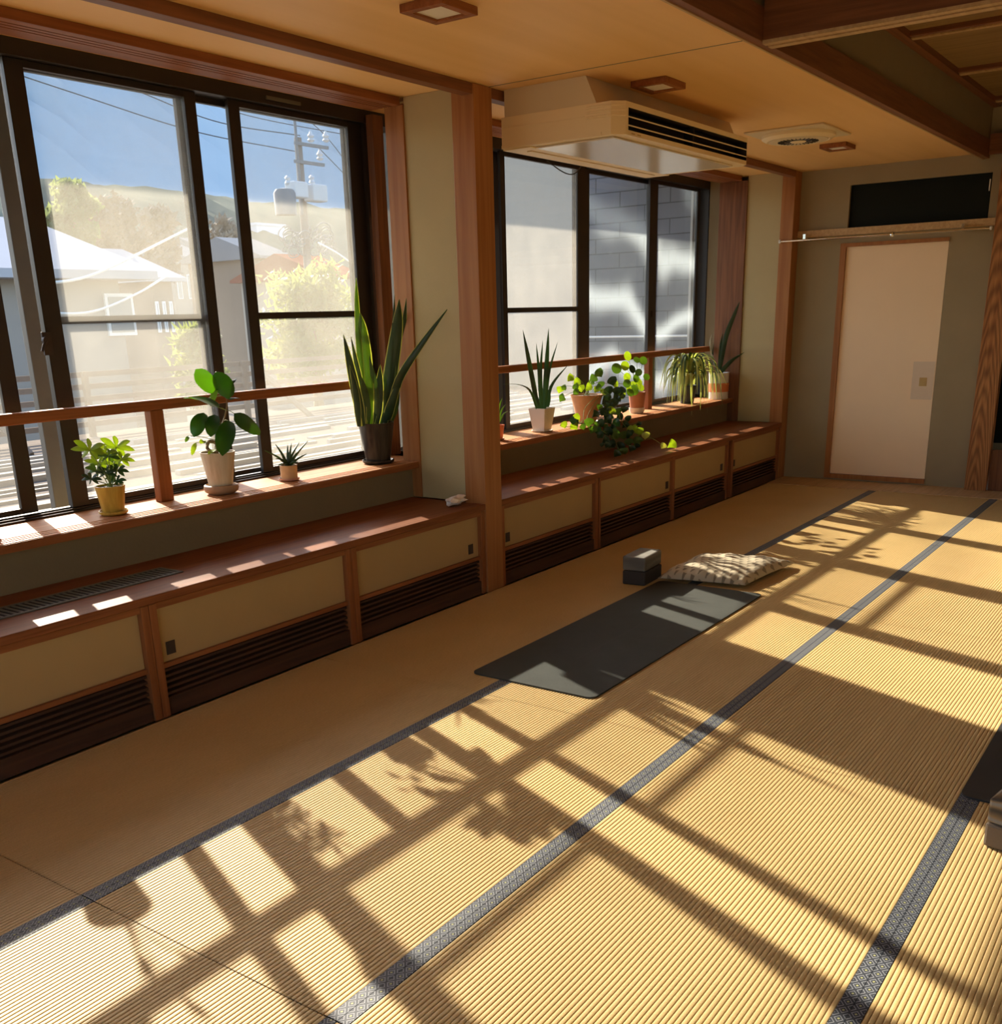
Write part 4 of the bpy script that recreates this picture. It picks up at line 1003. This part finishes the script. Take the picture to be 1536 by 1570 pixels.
o = MB().box(-8.3, -3.2, 14.6, 15.2, -4, 8).build('rendered_wall', plain('cream_render', (.36, .315, .25), .9, .05, 1)); tag(o, 'tall cream rendered wall filling the left pane of the right window', 'wall')
t = thing('terrace_rail', (-2.2, 10.4, DZ), 'thin pale metal rail in front of the grey block wall', 'rail')
MB().tube([(-2.98, 10.3, 1.17), (-1.2, 10.3, 1.17)], .012, 6).build('rail', white_frame, t)
for x in (-2.96, -1.35): MB().tube([(x, 10.3, DZ), (x, 10.3, 1.17)], .012, 6).build('post', white_frame, t)

# utility pole
XP = -25
pole_m = plain('pole_concrete', (.17, .15, .135), .85, .1, 3); metal_m = plain('pole_metal', (.14, .15, .16), .6, .1, 3); ins_m = plain('insulator', (.55, .55, .54), .4, .05)
pt = at(461, 212, XP); pb = at(473, 420, XP); yb_ = pb.y
t = thing('utility_pole', (XP, yb_, -4.2), 'tall concrete utility pole with transformer, insulators and coiled cables', 'utility pole')
MB().tube([(XP, yb_, -4.2), (XP, yb_, pt.z)], .19, 14, .13).build('shaft', pole_m, t, smooth=True)
q = at(454, 172, XP); MB().tube([(XP+.2, yb_-.28, at(458, 330, XP).z), (XP+.2, yb_-.28, q.z)], .05, 8).build('antenna_mast', metal_m, t)
def arm(v, u0, u1, nm='crossarm'):
    a = at(u0, v, XP+.2); b = at(u1, v, XP+.2); m = MB().box(XP+.15, XP+.25, a.y, b.y, a.z-.05, a.z+.05); m.build(nm, metal_m, t); return a, b
for v, u0, u1, ins in ((219, 452, 502, (477, 500)), (247, 452, 496, (491,))):
    arm(v, u0, u1)
    for u in ins:
        c = at(u, v-1, XP+.2); MB().lathe([(.07, c.z), (.13, c.z+.06), (.07, c.z+.12), (.12, c.z+.20), (.06, c.z+.27), (.03, c.z+.36)], c.x, c.y, 12).build('insulator', ins_m, t, smooth=True)
a = at(436, 314, XP+.45)
MB().lathe([(.02, a.z-.35), (.36, a.z-.33), (.38, a.z+.36), (.30, a.z+.48), (.05, a.z+.52)], XP+.5, a.y, 20).build('transformer', metal_m, t, smooth=True)
a2 = at(452, 290, XP+.4); MB().box(XP+.25, XP+.75, a2.y-.34, a2.y+.32, a2.z-.30, a2.z+.22).build('switch_box', ins_m, t, bevel=.05)
a3 = at(482, 297, XP+.4); MB().box(XP+.25, XP+.75, a3.y-.40, a3.y+.32, a3.z-.28, a3.z+.28).build('switch_box', ins_m, t, bevel=.05)
for (u, v) in ((441, 277), (478, 276)):
    c = at(u, v, XP+.4); MB().lathe([(.06, c.z-.15), (.11, c.z-.08), (.06, c.z), (.1, c.z+.08), (.03, c.z+.16)], c.x, c.y, 10).build('insulator', ins_m, t, smooth=True)
rnd = random.Random(2); m = MB()
for k in range(26):
    c = at(rnd.uniform(436, 505), rnd.uniform(350, 378)+abs(rnd.gauss(0, 6)), XP+rnd.uniform(-.3, .7)); r_ = rnd.uniform(.12, .40); tilt = rnd.uniform(-.6, .6)
    pts = [(c.x+.15*math.sin(a*PI/8), c.y + r_*math.cos(a*PI/8), c.z + r_*.8*math.sin(a*PI/8+tilt)) for a in range(15)]
    m.tube(pts, .022, 5)
m.build('cable_coils', metal_m, t)
def wire(name, pts, r, mt, label):
    o = MB().tube(poly_pts([at(u, v, x) for u, v, x in pts], 30), r, 5).build(name, mt); tag(o, label, 'wire', 'overhead wires outside the window'); return o
wdark = plain('wire_dark', (.05, .055, .06), .5); wlit = plain('wire_sunlit', (.75, .74, .68), .35)  # pale wires have their sunlit look put into the colour
wire('power_line', [(-60, 50, XP), (180, 128, XP), (330, 186, XP), (460, 208, XP+.0)], .018, wdark, 'upper dark overhead wire rising to the left from the pole head')
wire('power_line', [(-60, 85, XP), (120, 145, XP), (300, 202, XP), (452, 232, XP-.3)], .018, wdark, 'lower dark overhead wire running left from the pole')
wire('power_line', [(90, 90, XP), (300, 152, XP), (400, 182, XP-.6), (560, 212, XP-.6)], .016, wdark, 'thin dark overhead wire crossing behind the narrow pane')
wire('power_line', [(462, 175, XP), (505, 215, XP), (560, 290, XP)], .016, wdark, 'dark wire descending steeply right from the pole top')
wire('power_line', [(490, 228, XP), (530, 270, XP), (570, 320, XP)], .016, wdark, 'dark wire sloping right below the upper insulators')
wire('telephone_cable', [(60, 436, -15.5), (130, 425, -15.5), (200, 395, -16), (250, 370, -18), (300, 345, -20)], .028, wlit, 'sagging pale cable in front of the beige house roof')
wire('telephone_cable', [(60, 480, -15.5), (140, 478, -15.5), (210, 450, -16), (260, 420, -18)], .024, wlit, 'second sagging pale cable, lower on the beige house')
wire('telephone_cable', [(488, 372, XP+.9), (520, 390, XP+.9), (560, 420, XP+.5)], .03, wlit, 'pale cable descending right from the coiled cables')

# trees: trunk plus foliage of many small real leaves
def tree(name, cx, cy, zb, h, rx, rz, n, size, lm, label, seed, cone=False, needles=False):
    t = thing(name, (cx, cy, zb), label, 'tree')
    MB().tube([(cx, cy, zb), (cx+.05, cy, zb+h*.55), (cx, cy+.05, zb+h*.9)], h*.03, 7, h*.008).build('trunk', bark, t)
    rnd = random.Random(seed); vs = []; fs = []
    clumps = []
    for k in range(46):
        z_ = rnd.uniform(.15, 1.0); rr = (1-z_*.85) if cone else math.sqrt(max(.05, 1-(2*z_-1.1)**2*.9)); a = rnd.uniform(0, 2*PI); q_ = rnd.uniform(.3, 1)
        clumps.append((cx+math.cos(a)*rx*rr*q_, cy+math.sin(a)*rx*rr*q_, zb+h-rz+rz*z_))
    for k in range(n):
        c_ = clumps[rnd.randrange(len(clumps))]; g = rx*.17
        p = Vector((c_[0]+rnd.gauss(0, g), c_[1]+rnd.gauss(0, g), c_[2]+rnd.gauss(0, g*.8)))
        d = Vector((rnd.gauss(0, 1), rnd.gauss(0, 1), rnd.gauss(.4, 1))).normalized(); e = d.orthogonal().normalized()*size*(.16 if needles else .4)
        b = len(vs); vs += [p-e, p+e, p+d*size]; fs.append((b, b+1, b+2))
    MB().add(vs, fs).build('foliage', lm, t, fix=False)
g_pine = leafmat('leaf_pine', (.12, .16, .05), (.30, .33, .08), .45, .6); g_tree = leafmat('leaf_tree', (.12, .15, .06), (.28, .33, .10), .4, .6); g_bare = plain('leaf_bare', (.22, .17, .12), .9, .2, 2)
def place_tree(name, u, vtop, vbot, X, rpx, n, size, lm, label, seed, **k):
    a = at(u, vtop, X); b = at(u, vbot, X); s_ = mpp(a)
    tree(name, X, a.y, -4.2, a.z+4.2, rpx*s_, a.z-b.z, n, size, lm, label, seed, **k)
place_tree('pine_tree', 470, 415, 600, -14, 72, 5200, .22, g_pine, 'sunlit pine tree below the utility pole outside the left window', 1, cone=False, needles=True)
place_tree('pine_tree', 300, 510, 640, -12, 38, 1800, .20, g_pine, 'smaller yellow-green bush beside the beige house behind the ficus', 2, needles=True)
place_tree('garden_tree', 105, 285, 400, -48, 34, 6500, .28, g_tree, 'rounded pale green tree on the slope above the white roof', 3)
place_tree('bare_tree', 165, 315, 430, -50, 50, 5000, .3, g_bare, 'hazy brown leafless tree right of the pale green tree', 4)
place_tree('bare_tree', 240, 330, 440, -60, 26, 1800, .6, g_bare, 'hazy brown tree above the distant grey roof', 5)
place_tree('bare_tree', 340, 340, 440, -80, 30, 1500, .6, g_bare, 'hazy tree behind the narrow window pane', 6)

# hills
def hill(name, X, ridge, base, mt, depth, seed, rough=.02):
    rnd = random.Random(seed); n = 90; m = MB(); vs = []; rows = 14
    us = [ridge[0][0] + (ridge[-1][0]-ridge[0][0])*k/n for k in range(n+1)]
    for j in range(rows+1):
        f = j/rows
        for k, u in enumerate(us):
            for i in range(len(ridge)-1):
                if ridge[i][0] <= u <= ridge[i+1][0]: break
            a_, b_ = ridge[i], ridge[i+1]; v = a_[1]+(b_[1]-a_[1])*(u-a_[0])/(b_[0]-a_[0])
            p = at(u, v, X); H = (p.z-base)*(1+rough*math.sin(k*.9+seed)+rough*math.sin(k*2.3))
            hh = base + H*math.sin(PI/2*f)*(1+.03*math.sin(k*1.7+j*1.3)*(1-f)*f*4)
            vs.append((X + depth*(1-f), p.y*(1-0.0*(1-f)), hh))
    fs = [(j*(n+1)+k, j*(n+1)+k+1, (j+1)*(n+1)+k+1, (j+1)*(n+1)+k) for j in range(rows) for k in range(n)]
    m.add(vs, fs); o = m.build(name, mt, smooth=True, fix=False); o['kind'] = 'structure'; return o
hill_far = plain('hill_haze_blue', (.40, .46, .48), 1, .10, .01, spec=0); hill_near = plain('hill_near', (.15, .155, .12), 1, .35, .06, spec=0)  # aerial haze is put into the far hill's pale blue
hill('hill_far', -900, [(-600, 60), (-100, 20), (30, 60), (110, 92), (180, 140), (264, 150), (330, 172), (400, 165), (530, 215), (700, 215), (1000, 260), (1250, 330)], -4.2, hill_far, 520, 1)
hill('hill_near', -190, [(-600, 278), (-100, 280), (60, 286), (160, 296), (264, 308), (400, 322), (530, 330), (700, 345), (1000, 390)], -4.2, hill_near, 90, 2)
